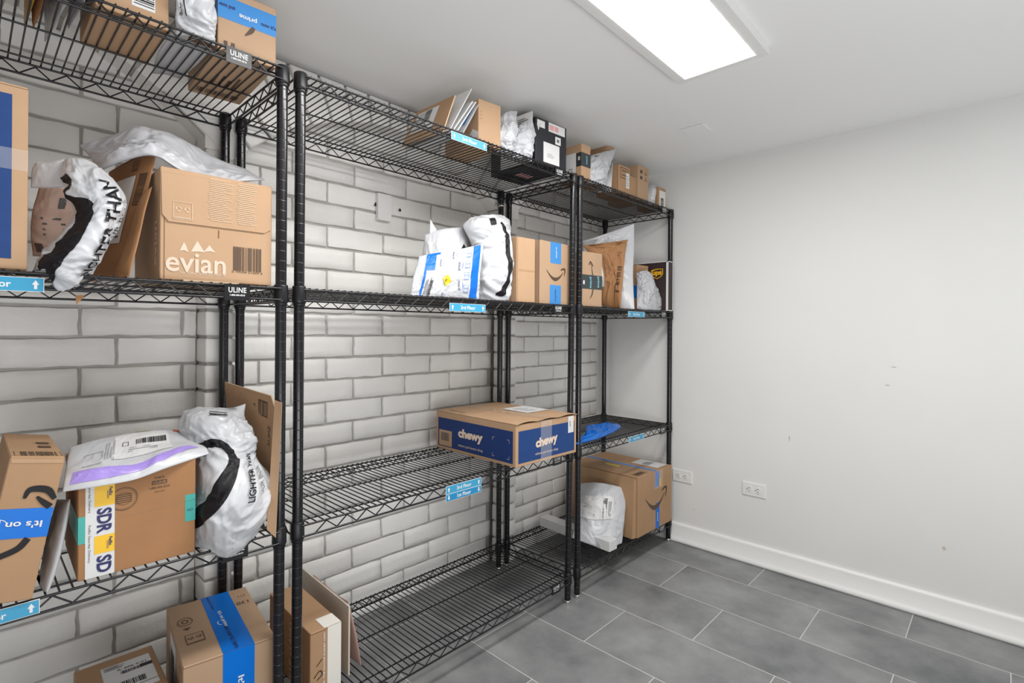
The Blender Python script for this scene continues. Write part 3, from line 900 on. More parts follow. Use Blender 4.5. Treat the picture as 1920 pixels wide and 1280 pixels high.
# white mailer with black band, folded over
rows = [[(58, 530, 1.37), (88, 548, 1.325), (125, 548, 1.31), (168, 528, 1.34)],
        [(66, 500, 1.38), (100, 505, 1.31), (140, 505, 1.29), (180, 505, 1.34)],
        [(92, 470, 1.39), (125, 470, 1.31), (160, 468, 1.29), (198, 470, 1.34)],
        [(132, 430, 1.39), (158, 425, 1.33), (190, 422, 1.30), (220, 425, 1.34)],
        [(142, 385, 1.39), (165, 380, 1.33), (200, 375, 1.31), (236, 378, 1.35)],
        [(124, 350, 1.40), (148, 340, 1.35), (180, 335, 1.34), (215, 342, 1.38)],
        [(118, 303, 1.43), (130, 297, 1.41), (158, 298, 1.40), (180, 308, 1.42)]]
bg = Bag(net(rows), .014, .0045, 14, 1, 56, 80, p=3)
t = bg.make('poly_mailer', 'white plastic mailer with black band, folded double beside the blue-sided carton', m='poly_white')
p = bg.printer(.0012, metric=False)
stripe(p, [(.10, .86, .012), (.28, .83, .035), (.20, .76, .015), (.26, .66, .06), (.42, .56, .11), (.46, .44, .12), (.40, .30, .13), (.32, .16, .13), (.24, .05, .08)], 1, 'ink')
pm = bg.printer(.0030)
pm.text('LIGHTER THAN', bg.W * .74, bg.H * .45, h=.020, w=bg.H * .66, ang=pi / 2 + .08, bold=.02)
pm.text('OUR BOX', bg.W * .88, bg.H * .52, h=.008, w=bg.H * .30, ang=pi / 2 + .08)
p.build('black_band', t, label='wide black printed band'); pm.build('lettering', t)
# loose flap of the mailer reaching left
bg = Bag(net([[(58, 352, 1.44), (90, 352, 1.43), (125, 350, 1.42)], [(60, 320, 1.45), (90, 315, 1.44), (122, 312, 1.43)], [(66, 306, 1.46), (90, 302, 1.45), (120, 298, 1.44)]]), .004, .002, 12, 9, 24, 18)
bg.make('poly_mailer', 'dull grey-pink open end of a mailer just right of the blue-sided carton', m='poly_grey')

# brown folded cardboard mailer with white label
rows = [[(168, 527, 1.56), (200, 530, 1.47), (236, 530, 1.39)], [(180, 450, 1.56), (215, 445, 1.47), (252, 440, 1.39)],
        [(195, 380, 1.56), (235, 370, 1.47), (275, 362, 1.39)], [(205, 322, 1.57), (250, 297, 1.48), (294, 283, 1.40)]]
bg = Bag(net(rows), .003, .0012, 4, 5, 30, 30)
t = bg.make('cardboard_mailer', 'brown cardboard mailer standing on edge with white label, left of the spring-water carton', m='kraft_orange', mb='kraft')
p = bg.printer(.0016, metric=False)
p.quad(.10, .28, .72, .82, 'paper', nx=8, ny=8)
p.fine(.35, .31, .66, .42, 3, 'ink_soft', seed=8); p.bars(.5, .45, .66, .52, 'ink', seed=3)
p.build('shipping_label', t)
p = bg.printer(.0014, metric=False); p.bars(.80, .58, .93, .82, 'ink_brown', False, seed=3); p.frame(.79, .57, .94, .83, .01, 'ink_brown'); p.recycle(.58, .86, .72, .95, 'ink_brown')
p.build('print', t)
bg = Bag(net([[(205, 530, 1.40), (222, 532, 1.37), (240, 525, 1.345)], [(232, 465, 1.40), (246, 462, 1.37), (258, 455, 1.35)], [(252, 400, 1.40), (262, 398, 1.375), (272, 392, 1.355)], [(268, 360, 1.40), (276, 355, 1.38), (285, 350, 1.365)]]), .003, .0015, 6, 6, 16, 30)
bg.make('cardboard_mailer', 'thin orange-brown curled cardboard sheet in front of the labelled brown mailer', m='kraft_orange', mb='kraft')
# cardboard corner poking down through the wires
b = MB(); q0 = P(142, 553, Y=1.345); q1 = P(160, 553, Y=1.345); q2 = P(143, 572, Y=1.345)
b.add([q0, q2, q1, q0 + Vector((0, .002, 0)), q2 + Vector((0, .002, 0)), q1 + Vector((0, .002, 0))], [(0, 1, 2), (5, 4, 3), (0, 3, 4, 1), (1, 4, 5, 2), (2, 5, 3, 0)], 'kraft_orange')
o = b.build('cardboard_scrap'); o['label'] = 'small pointed cardboard corner poking down through the second shelf wires'; o['category'] = 'cardboard scrap'

# spring-water carton
EX0, EX1 = .2905, .5265
A = Vector((EX0, 1.342, Z2 + .0005)); Bc = Vector((EX1, 1.336, Z2 + .0005))
t, fn, (L, D, H) = carton('cardboard_box', 'tan spring-water carton with white mountain logo, lettering and barcode, second shelf', A, Bc, .248, .285, 'kraft_pale')
p = Print(fn['F'])
def EF(px, py):  # pixel on the front face -> face coordinates
    q = P(px, py, Y=1.339); return (q.x - EX0), (q.z - Z2)
# deep top flap folded over the front with cut corners
fl = MB(); pts = [EF(302, 322), EF(304, 400), (EF(316, 415)), EF(494, 438), EF(506, 432), EF(507, 356)]
pts = [(max(.001, x), min(y, H - .001)) for x, y in pts]
fl.add([(x, -.0005, y) for x, y in pts] + [(x, -.0035, y) for x, y in pts], [tuple(range(6, 12))[::1]] + [(i, (i + 1) % 6, 6 + (i + 1) % 6, 6 + i) for i in range(6)], 'kraft_pale')
fl.build('front_flap', t)
pf = Print(fn['F'], .0040)
x0, y0 = EF(388, 414); x1, y1 = EF(482, 350)
pf.fine(x0, y0, x0 + (x1 - x0) * .5, y1, 24, 'ink_faint', seed=2, fill=.4); pf.fine(x0 + (x1 - x0) * .56, y0, x1, y1, 22, 'ink_faint', seed=6, fill=.4)
x0, y0 = EF(324, 410); x1, y1 = EF(361, 382); pr_ = Print(fn['F'], .0040); pr_.recycle(x0, y0, x1, y1, 'ink_faint'); pr_.build('recycling_mark', t)
p.build('x', t) if False else None
cx, cy = EF(369, 494)
pe = Print(fn['F'], .0008)
pe.text('evian', EF(369, 494)[0], EF(369, 494)[1], h=.044, w=EF(425, 494)[0] - EF(313, 494)[0], bold=.012, m='ink_tan_white')
pe.text('NATURAL SPRING WATER', EF(382, 514)[0], EF(382, 514)[1], h=.0055, w=EF(425, 494)[0] - EF(340, 494)[0], m='ink_tan_white')
pe.fine(EF(340, 527)[0], EF(340, 529)[1], EF(470, 527)[0], EF(340, 521)[1], 1, 'ink_faint', fill=.4)
for (a, bb, c, hh) in ((337, 354, 345, 454), (358, 384, 370, 452), (382, 404, 393, 460)):
    xa, ya = EF(a, 470 if a < 350 else 472); xb_, yb_ = EF(bb, 474); xc, yc = EF(c, hh)
    pe.poly([(xa, ya), (xa + (xb_ - xa) * .55, ya + .002), (xb_, yb_), (xc + .004, yc - .006), (xc, yc)], 'ink_tan_white')
x0, y0 = EF(437, 507); x1, y1 = EF(489, 468)
pe.bars(x0, y0, x1, y1, 'ink_brown', seed=12, dens=26)
pe.text('0 79298 51009 4', (x0 + x1) / 2, y0 - .003, h=.005, w=(x1 - x0) * 1.1, m='ink_brown')
seam(pe, EF(410, 430)[0], EF(410, 447)[1], EF(410, 430)[0], EF(410, 432)[1], .002)
seam(pe, .008, .002, .008, H * .55, .0012)
pe.mb.v += []; pe.build('lettering', t); pf.build('small_print', t)
pl_ = Print(fn['L']); pl_.text('evian', D * .86, H * .33, h=.030, w=.10, ang=pi / 2, bold=.012, m='ink_tan_white'); pl_.build('side_lettering', t)

# grey mailer draped over the carton
rows = [[(186, 322, 1.46), (235, 300, 1.41), (292, 292, 1.375), (352, 326, 1.37), (425, 340, 1.365), (496, 337, 1.38)],
        [(170, 296, 1.52), (230, 280, 1.46), (285, 272, 1.42), (345, 298, 1.42), (415, 322, 1.42), (480, 330, 1.43)],
        [(148, 272, 1.60), (212, 252, 1.55), (268, 238, 1.50), (335, 260, 1.50), (402, 296, 1.51), (462, 318, 1.50)]]
bg = Bag(net(rows), .010, .0065, 9, 8, 84, 46, p=3)
bg.make('poly_mailer', 'crumpled light grey plastic mailer draped over the top of the spring-water carton', m='poly_grey', mb='poly_dark')

# ================================================================== left rack, third shelf
# leaning carton
t = None
A = P(13, 930, Y=1.30); Bq = P(62, 1117, Y=1.302)
q_tl, q_tr, q_br = P(22, 843, Y=1.302), P(123, 850, Y=1.302), P(60, 1117, Y=1.302)
Lw = .0775; Hh = (q_tr - q_br).length
lean = math.atan2(q_tr.x - q_br.x, q_tr.z - q_br.z)
base = q_br - Vector((cos(lean) * Lw, 0, -sin(lean) * Lw))
base.z = Z3 + Lw * sin(lean) + .001
t, fn, (L, D, H) = carton('cardboard_box', 'tall carton leaning left with bright blue tape, third shelf at left edge', base, base + Vector((Lw, 0, 0)), Hh, .29, 'kraft', roll=lean)
p = Print(fn['F'])
p.quad(0, H * .435, L, H * .64, 'tape_blue')
p.text("It's on prime", L * .30, H * .535, h=.0135, w=.125, ang=pi - .02, m='ink_white', lift=.0006, bold=.02) if False else None
p.build('packing_tape', t, label='bright blue packing tape')
p = Print(fn['F'], .0013)
vs_, fs_, W_, H_ = text_geo("It's on pr", .02, 0, 1.0)
p.text("It's on pr", L * .36, H * .535, h=.016, w=L * .98, ang=pi, m='ink_white', bold=.02)
p.ring(L * .06, H * .545, .012, .007, .0012, 'ink_white', a0=.2, a1=1.9)
stripe(p, [(L * .98, H * .70, .0035), (L * .80, H * .765, .006), (L * .50, H * .77, .005), (L * .42, H * .71, .0025)], 0, 'ink')
stripe(p, [(L * .64, H * .72, .002), (L * .78, H * .68, .0045), (L * .93, H * .645, .0055)], 0, 'ink')
stripe(p, [(L * .66, H * .43, .0055), (L * .50, H * .36, .0055), (L * .1, H * .30, .005)], 0, 'ink')
p.build('logo', t)
p = Print(fn['T'])
p.frame(L * .08, D * .03, L * .96, D * .18, .0008, 'ink_brown'); p.bars(L * .2, D * .035, L * .86, D * .175, 'ink_brown', seed=7, dens=16)
p.fine(L * .58, D * .30, L * .90, D * .62, 2, 'ink_brown', vertical=False, fill=.5); p.text('Thank you', L * .72, D * .55, h=.011, w=.030, ang=pi, m='ink_brown')
p.build('top_print', t)
p = Print(fn['F'], .0007); p.quad(L * .04, H * .955, L * .98, H * .985, 'kraft_pale'); p.build('creased_edge', t)
# carton fragment at the very left edge
A = Vector((-.12, 1.25, Z3 + .0005)); 
t, fn, (L, D, H) = carton('cardboard_box', 'sliver of an open carton at the extreme left edge above the leaning one', Vector((-.20, 1.60, Z3 + .0005)), Vector((-.055, 1.60, Z3 + .0005)), .24, .12, 'kraft_orange')

# slim white padded mailer between the cartons
rows = [[(66, 1120, 1.42), (76, 1120, 1.36), (88, 1112, 1.315)], [(84, 1040, 1.43), (96, 1040, 1.37), (110, 1036, 1.33)], [(106, 936, 1.45), (118, 936, 1.39), (131, 936, 1.345)]]
bg = Bag(net(rows), .008, .002, 10, 2, 20, 30)
bg.make('padded_mailer', 'slim dull white padded mailer wedged between leaning carton and the taped carton', m='poly_grey', mb='poly_grey')

# FedEx strip carton
A = on(Z3, Vector((.1535, 1.327, 0))); Bc = on(Z3, Vector((.3575, 1.322, 0)))
t, fn, (L, D, H) = carton('cardboard_box', 'brown carton with SDR delivery strip and teal tape under the purple-striped mailer', A, Bc, .212, .245, 'kraft_orange')
p = Print(fn['F'], .0006)
def SF(px, py):
    q = P(px, py, Y=1.3245); return q.x - .1535, q.z - Z3
xl = SF(160, 1000)[0]; xr = SF(215, 1000)[0]; W = xr - xl
p.quad(xl, .001, xr, H, 'paper')
for (ya, yb_) in ((.63, .81), (.18, .33)):
    p.quad(xl + W * .30, H * ya * 1.0 + .04 * H, xr, H * yb_ + .06 * H, 'yellow', .0004)
    p.text('FedEx', xl + W * .86, H * (yb_ - .01), h=.0055, w=.018, ang=-pi / 2, lift=.0009, m='ink_navy', bold=.03)
    p.fine(xl + W * .72, H * (yb_ - .08), xl + W * .80, H * (yb_ + .02), 2, 'ink_soft', vertical=True, lift=.0009)
for yc in (.530, .935, .115):
    hh = .058
    p.text('SDR' if yc == .530 else ('R' if yc > .6 else 'SD'), xl + W * .64, H * yc, h=W * .52, w={.530: .050, .935: .012, .115: .034}[yc], ang=-pi / 2, m='ink_navy', bold=.035, lift=.0007)
for yc in (.80, .33):
    p.text('FedEx Saturday Delivery', xl + W * .13, H * yc, h=.0052, w=.075, ang=-pi / 2, m='ink_soft', lift=.0007)
p.build('shipping_strip', t, label='white and yellow vertical delivery strip')
p = Print(fn['F'], .0005); p.quad(0, H * .345, xl, H * .60, 'teal')
p.quad(L - .020, H * .34, L, H * .62, 'teal'); p.text('NO.', L - .010, H * .46, h=.006, w=.012, m='ink_navy')
p.build('teal_tape', t, label='teal tape'); p = Print(fn['L'], .0005); p.quad(D * .35, H * .345, D, H * .60, 'teal'); p.text('X', D * .8, H * .47, h=.007, m='ink_navy', ang=pi / 2); p.build('teal_tape', t, label='teal tape')
p = Print(fn['R'], .0005); p.quad(0, H * .34, D * .3, H * .62, 'teal'); p.build('teal_tape', t, label='teal tape')
p = Print(fn['F'], .0005)
cx, cy = SF(228, 915); 
p.ring(cx + .004, H * .70, .024, .024, .0012, 'ink_brown'); p.ring(cx + .004, H * .70, .0215, .0215, .0006, 'ink_brown'); p.ring(cx + .004, H * .70, .013, .013, .0008, 'ink_brown')
for k in range(5): p.quad(cx - .010, H * .70 - .008 + k * .004, cx + .018, H * .70 - .0065 + k * .004, 'ink_brown')
cx = SF(299, 900)[0]
p.text('S-4616', cx, H * .855, h=.0048, w=.018, m='ink_brown', bold=.02); p.quad(cx - .014, H * .785, cx + .014, H * .825, 'ink_brown')
p.text('ULINE', cx, H * .805, h=.0055, w=.024, m='kraft_orange', lift=.001, bold=.03); p.text('1-800-295-5510', cx, H * .755, h=.0045, w=.037, m='ink_brown', bold=.02); p.text('uline.com', cx, H * .715, h=.0035, w=.018, m='ink_brown')
p.poly([(xr, H * .520), (L, H * .556), (L, H * .561), (xr, H * .525)], 'kraft')
p.build('print', t)

# purple-striped white mailer lying on top
rows = [[(117, 922, 1.325), (180, 912, 1.305), (250, 899, 1.30), (315, 876, 1.305), (392, 850, 1.33)],
        [(121, 893, 1.345), (185, 878, 1.335), (250, 866, 1.335), (312, 853, 1.34), (385, 838, 1.36)],
        [(126, 862, 1.42), (190, 848, 1.42), (250, 838, 1.43), (305, 832, 1.44), (366, 828, 1.43)],
        [(132, 840, 1.50), (195, 822, 1.52), (250, 812, 1.53), (300, 806, 1.53), (350, 808, 1.52)]]
bg = Bag(net(rows), .008, .0025, 8, 21, 70, 40, p=4)
t = bg.make('poly_mailer', 'white plastic mailer with lilac stripe and shipping label lying flat on a brown carton', m='poly_white')
p = bg.printer(.0010, metric=False)
stripe(p, [(.06, .22, .10), (.3, .20, .09), (.6, .21, .075), (.93, .36, .055)], 1, 'purple', n=20)
p.build('purple_stripe', t, label='lilac stripe')
p = bg.printer(.0010, metric=False)
p.quad(.34, .42, .80, .92, 'paper', nx=14, ny=10); p.bars(.52, .66, .78, .76, 'ink', lift=.0008, seed=5); p.frame(.41, .66, .46, .74, .006, 'ink_soft', .0008)
p.fine(.45, .50, .75, .62, 3, 'ink_grey', lift=.0008); p.build('shipping_label', t)
p = bg.printer(.0010, metric=False)
p.frame(.13, .38, .27, .62, .008, 'ink_grey'); p.fine(.28, .42, .36, .85, 4, 'ink_grey', vertical=True, fill=.4); p.quad(.52, .955, .66, .995, 'yellow_soft', nx=4); p.quad(.86, .90, .93, .99, 'orange_red', nx=3, ny=3)
p.build('print', t)

# white 'lighter than' mailer on the right of the shelf
rows = [[(366, 1026, 1.35), (395, 1040, 1.32), (432, 1043, 1.30), (462, 1018, 1.32), (474, 1000, 1.36)],
        [(366, 980, 1.37), (398, 990, 1.30), (440, 985, 1.28), (482, 965, 1.30), (500, 940, 1.36)],
        [(367, 930, 1.39), (400, 935, 1.30), (445, 930, 1.28), (488, 915, 1.31), (505, 895, 1.37)],
        [(368, 885, 1.42), (400, 880, 1.34), (438, 872, 1.33), (462, 865, 1.36), (472, 852, 1.40)],
        [(352, 838, 1.46), (392, 832, 1.40), (430, 828, 1.37), (462, 822, 1.38), (474, 812, 1.42)],
        [(335, 800, 1.50), (372, 790, 1.45), (410, 788, 1.42), (442, 795, 1.42), (456, 795, 1.44)],
        [(345, 770, 1.52), (372, 764, 1.50), (405, 765, 1.48), (435, 764, 1.46), (460, 757, 1.46)]]
bg = Bag(net(rows), .015, .006, 11, 14, 64, 96, p=4)
t = bg.make('poly_mailer', 'bulging crumpled white plastic mailer with diagonal black band, beside flat brown sheets', m='poly_white', mb='poly_grey')
p = bg.printer(.0014, metric=False)
stripe(p, [(.16, .63, .030), (.32, .645, .030), (.44, .60, .040), (.45, .48, .05), (.32, .34, .055), (.14, .23, .055), (.0, .18, .05)], 1, 'ink', n=16)
p.build('black_band', t, label='diagonal black band')
p = bg.printer(.0038)
p.text('LIGHTER THAN', bg.W * .62, bg.H * .42, h=.015, w=.115, ang=pi / 2 - .15, bold=.02); p.text('OUR BOX', bg.W * .73, bg.H * .37, h=.010, w=.06, ang=pi / 2 - .15, m='ink_soft')
p.fine(bg.W * .40, bg.H * .83, bg.W * .62, bg.H * .87, 2, 'ink'); p.recycle(bg.W * .66, bg.H * .955, bg.W * .8, bg.H * .985, 'ink')
p.build('lettering', t)

# flat folded cardboard sheets standing at the right end
def sheet(name, label, corners, th, m, cat='flat cardboard', rounded=None):
    """a stiff board: four or more corners in order, thickness pushed along its normal away from the viewer"""
    c = [Vector(q) for q in corners]
    n = (c[1] - c[0]).cross(c[-1] - c[0]).normalized()
    base = Vector((sum(q.x for q in c) / len(c), sum(q.y for q in c) / len(c), min(q.z for q in c)))
    t = empty(name, base, label, cat)
    if n.dot(Vector((0, 0, CAM_Z)) - c[0]) < 0: n = -n; c = c[::-1]
    b = MB(); k = len(c)
    if k == 4:      # gently twisted board: bilinear surface
        G = 12; g = lambda u, v: c[0] * (1-u) * (1-v) + c[1] * u * (1-v) + c[2] * u * v + c[3] * (1-u) * v
        vs = [g(a_ / G, c_ / G) - base for c_ in range(G + 1) for a_ in range(G + 1)]; m0 = len(vs); vs += [v_ - n * th for v_ in vs]; W_ = G + 1; fs = []
        for c_ in range(G):
            for a_ in range(G): e_ = c_ * W_ + a_; fs += [(e_, e_ + 1, e_ + W_ + 1, e_ + W_), (m0 + e_, m0 + e_ + W_, m0 + e_ + W_ + 1, m0 + e_ + 1)]
        b.add(vs, fs, m, True)
        rim = list(range(G)) + [j * W_ + G for j in range(G)] + [G * W_ + j for j in range(G, 0, -1)] + [j * W_ for j in range(G, 0, -1)]
        b.add(vs, [(rim[j], m0 + rim[j], m0 + rim[(j + 1) % len(rim)], rim[(j + 1) % len(rim)]) for j in range(len(rim))], 'kraft_edge' if m.startswith('kraft') else m)
        b.build('board', t)
        return t, base, n
    vs = [q - base for q in c] + [q - n * th - base for q in c]
    b.add(vs, [tuple(range(k)), tuple(range(k, 2 * k))[::-1]], m)
    b.add(vs, [(i, k + i, k + (i + 1) % k, (i + 1) % k) for i in range(k)], 'kraft_edge' if m.startswith('kraft') else m)
    b.build('board', t)
    return t, base, n
def quadmap(c0, c1, c3, c2, base, n):
    return lambda x, y, o: ((Vector(c0) * (1-x) * (1-y) + Vector(c1) * x * (1-y) + Vector(c2) * x * y + Vector(c3) * (1-x) * y) - base + n * o)
C0, C1, C2, C3 = P(438, 985, Y=1.60), P(508, 1000, Y=1.385), P(514, 752, Y=1.385), P(421, 716, Y=1.60)
C0.z = max(C0.z, Z3 + .001); C1.z = max(C1.z, Z3 + .001)
Cr1, Cr2 = P(515, 765, Y=1.385), P(508, 742, Y=1.40)
t, base, n = sheet('cardboard_sheet', 'tall flat brown cardboard sheet standing on the third shelf beside the rack post', [C0, C1, Cr1, Cr2, C3], .004, 'kraft')
p = Print(quadmap(C0, C1, C3, C2, base, n), .0006)
p.text('RUMZ', .92, .70, h=.05, w=.16, ang=pi / 2, m='ink_brown'); p.frame(.70, .84, .88, .97, .01, 'ink_brown'); p.bars(.71, .85, .87, .965, 'ink_brown', seed=2, dens=7)
p.quad(.30, .945, .36, .96, 'ink_brown'); p.quad(.60, .88, .64, .92, 'ink_brown'); p.quad(.20, .0, .206, .98, 'kraft_dark'); p.quad(.74, .33, .86, .62, 'paper'); p.bars(.75, .36, .85, .60, 'ink', False, .001, seed=5)
p.bars(.55, .40, .66, .58, 'ink_brown', False, seed=8); p.quad(.74, .30, .82, .335, 'yellow')
p.build('print', t)
q0, q1, q2, q3 = P(500, 992, Y=1.306), P(517, 1008, Y=1.294), P(529, 755, Y=1.294), P(515, 750, Y=1.320)
t, base, n = sheet('cardboard_sheet', 'narrow pale cardboard sheet leaning in front of the tall brown one at the post', [q0, q1, q2, q3], .003, 'kraft_pale')

# ================================================================== left rack, bottom shelf
def carton_top(name, label, c, z, h, **kw):
    """carton placed by its top front corners"""
    return carton(name, label, Vector((c[0][0], c[0][1], z)), Vector((c[1][0], c[1][1], z)), h, kw.pop('d'), **kw)
zt = .362
a = P(343, 1252, Z=zt); bq = P(516, 1192, Z=zt)
t, fn, (L, D, H) = carton_top('cardboard_box', 'brown carton with wide blue tape over its top, bottom shelf of the left rack', ((a.x, a.y), (bq.x, bq.y)), Z4 + .0005, zt - Z4, d=.325, m='kraft_pink', flaps=None)
p = Print(fn['T']); p.quad(L * .41, 0, L * .76, D, 'tape_blue', nx=2, ny=4)
p.build('packing_tape', t, label='bright blue packing tape')
p = Print(fn['F']); p.quad(L * .41, H * .45, L * .76, H, 'tape_blue'); p.build('packing_tape', t, label='bright blue packing tape')
p = Print(fn['T'], .0010)
p.text("It's on prime", L * .555, D * .52, h=.012, w=.095, ang=-pi / 2 + .03, m='ink_white', bold=.02); p.ring(L * .525, D * .47, .009, .014, .002, 'ink_white', a0=pi * .7, a1=pi * 1.5)
p.text("and now it's here.", L * .57, D * .20, h=.013, w=.125, ang=-pi / 2 + .03, m='ink_navy', bold=.01); p.text("and now it's here.", L * .50, D * .86, h=.009, w=.085, ang=-pi / 2 + .03, m='ink_navy')
p.ring(L * .15, D * .66, .018, .024, .0012, 'ink_brown'); p.ring(L * .15, D * .66, .015, .020, .0008, 'ink_brown'); p.ring(L * .15, D * .66, .008, .011, .003, 'ink_brown')
p.poly([(L * .10, D * .55), (L * .2, D * .55), (L * .15, D * .51)], 'ink_brown'); p.recycle(L * .10, D * .28, L * .30, D * .43, 'ink_brown')
p.text('130', L * .86, D * .70, h=.016, w=.030, ang=pi, m='ink_brown'); p.text('Z13', L * .89, D * .83, h=.009, w=.020, ang=pi, m='ink_brown')
p.build('print', t)
p = Print(fn['F'], .0010); p.text("It's on prime", L * .60, H * .40, h=.018, w=.15, ang=-pi / 2, m='ink_white', bold=.02); p.build('tape_lettering', t)
p = Print(fn['L']); p.quad(D * .30, H * .2, D * .62, H * .93, 'paper'); p.frame(D * .82, H * .3, D * .94, H * .9, .002, 'ink_brown'); p.bars(D * .35, H * .3, D * .55, H * .8, 'ink', False); p.build('shipping_label', t)
p = Print(lambda x, y, o: (x, -o, y), .0004); seam(p, 0, H - .0035, L, H - .0035, .0010); p.build('seam', t)

zt = .300
a = P(320, 1290, Z=zt); bl = P(284, 1209, Z=zt); ll = P(138, 1260, Z=zt)
ft = bl - a
wv = ll - bl
fl_ = Vector((bl.x + wv.x, bl.y + wv.y, 0)) - Vector((bl.x - a.x, bl.y - a.y, 0)) * 1.0
dn = Vector((wv.x, wv.y, 0)).normalized()
# front right corner a', front edge parallel to the back edge
Dp = .26
perp = Vector((-dn.y, dn.x, 0))
if perp.y > 0: perp = -perp
FR = Vector((bl.x, bl.y, 0)) + perp * Dp; FL = Vector((ll.x, ll.y, 0)) + perp * Dp
t, fn, (L, D, H) = carton('cardboard_box', 'dark brown carton with white shipping label on top at the bottom edge of the photo', Vector((FL.x, FL.y, Z4 + .0005)), Vector((FR.x, FR.y, Z4 + .0005)), zt - Z4, Dp, 'kraft')
p = Print(fn['T']); x0, x1, y0, y1 = L * .30, L * .92, D * .30, D * .86
p.quad(x0, y0, x1, y1, 'paper'); p.fine(x0 + .004, y1 - .022, x0 + .05, y1 - .004, 5, 'ink_soft', lift=.0006)
p.text('IL 606 9-01', (x0 + x1) / 2 + .01, y1 - .032, h=.0075, w=.058, lift=.0006, bold=.01); p.bars(x0 + .035, y1 - .056, x0 + .075, y1 - .042, 'ink', lift=.0006); p.quad(x1 - .025, y1 - .055, x1, y1 - .040, 'ink', .0006)
p.quad(x0, y0 + .02, x1, y0 + .022, 'ink', .0006); p.bars(x0 + .01, y0 + .03, x1 - .02, y0 + .055, 'ink', lift=.0006, seed=9)
p.build('shipping_label', t)

# ================================================================== middle rack, bottom shelf
zt = .318
a = P(583, 1190, Z=zt); c2 = P(641, 1166, Z=zt)
t, fn, (L, D, H) = carton_top('cardboard_box', 'narrow brown upright carton with cream sticker and white lettering, bottom shelf of middle rack', ((a.x, a.y + .004), (c2.x, c2.y + .004)), Z4 + .0005, zt - Z4, d=.30, m='kraft')
p = Print(fn['T']); p.quad(L * .45, 0, L, D * .20, 'paper_warm'); p.build('sticker', t, label='cream paper sticker')
p = Print(fn['F']); p.quad(L * .55, 0, L, H, 'paper_warm'); p.build('sticker', t, label='cream paper sticker')
p = Print(fn['F'], .001); p.text('PEEL THE WHOLE PLANET CAN', L * .44, H * .55, h=.0042, w=.15, ang=pi / 2, m='ink_white', bold=.03)
stripe(p, [(L * .12, H * .35, .0012), (L * .30, H * .42, .0012), (L * .38, H * .36, .0012), (L * .22, H * .30, .0012)], 0, 'ink'); stripe(p, [(L * .2, H * .50, .001), (L * .38, H * .58, .001)], 0, 'ink')
seam(p, 0, H - .003, L * .55, H - .003, .0012); p.build('print', t)
p = Print(fn['L'], .0008); p.text('BLUE - LAND', D * .56, H * .45, h=.020, w=.17, ang=pi / 2, m='ink_tan_white', bold=.03)
p.build('side_lettering', t)
# pale envelopes and rose mailer behind it
q = [P(650, 1290, Y=1.42), P(662, 1178, Y=1.42)]
c0 = P(655, 1300, Y=1.40); c1 = P(650, 1170, Y=1.40); X_ = c1.x + .006
t, base, n = sheet('envelope', 'thin pale beige board envelope standing behind the cream-stickered carton', [(X_, 1.40, Z4 + .001), (X_, 1.40, zt + .012), (X_ + .006, 1.72, zt + .018), (X_ + .006, 1.72, Z4 + .001)], .005, 'paper_beige', 'envelope')
rows = [[(X_ + .050, 1.41, Z4 + .002), (X_ + .045, 1.52, Z4 + .002), (X_ + .042, 1.70, Z4 + .002)], [(X_ + .036, 1.42, Z4 + .10), (X_ + .036, 1.52, Z4 + .10), (X_ + .034, 1.70, Z4 + .10)], [(X_ + .020, 1.44, zt + .004), (X_ + .024, 1.52, zt - .002), (X_ + .026, 1.68, zt + .004)]]
bg = Bag([[Vector(q) for q in r] for r in rows], .008, .003, 10, 4, 30, 30)
bg.make('paper_mailer', 'dusky pink soft paper mailer slumped to the right of the cream-stickered carton', m='rose_mailer', mb='rose_mailer')

# ================================================================== left rack, top shelf
# prime-taped carton at the right end
t, fn, (L, D, H) = carton('cardboard_box', 'tan carton with blue tape at the right end of the top shelf, left rack', Vector((.405, 1.352, Z1 + .0005)), Vector((.5375, 1.345, Z1 + .0005)), .150, .30, 'kraft_pink')
p = Print(fn['F']); p.quad(0, H * .52, L, H * .88, 'tape_blue_light', skew=0); p.build('packing_tape', t, label='blue packing tape')
p = Print(fn['F'], .001); p.text('prime', L * .50, H * .66, h=.014, w=.040, ang=pi - .0, m='ink_white', bold=.02); p.text('and now', L * .15, H * .72, h=.010, w=.035, ang=pi, m='ink_navy', bold=.02); p.text("now it's", L * .86, H * .66, h=.010, w=.035, ang=pi * 0, m='ink_navy', bold=.02)
stripe(p, [(L * .45, H * .36, .001), (L * .55, H * .46, .005), (L * .60, H * .54, .004)], 0, 'ink_brown'); p.quad(L * .10, H * .06, L * .16, H * .17, 'ink_brown'); p.quad(L * .22, H * .06, L * .28, H * .17, 'ink_brown'); p.build('print', t)
p = Print(fn['L']); p.quad(D * .6, H * .52, D, H * .88, 'tape_blue_light'); p.build('packing_tape', t, label='blue packing tape')
p = Print(fn['B']); p.bars(L * .1, D * .08, L * .9, D * .18, 'ink_brown', seed=8, dens=20); p.fine(L * .2, D * .3, L * .7, D * .6, 4, 'ink_brown', vertical=True); p.build('bottom_print', t)
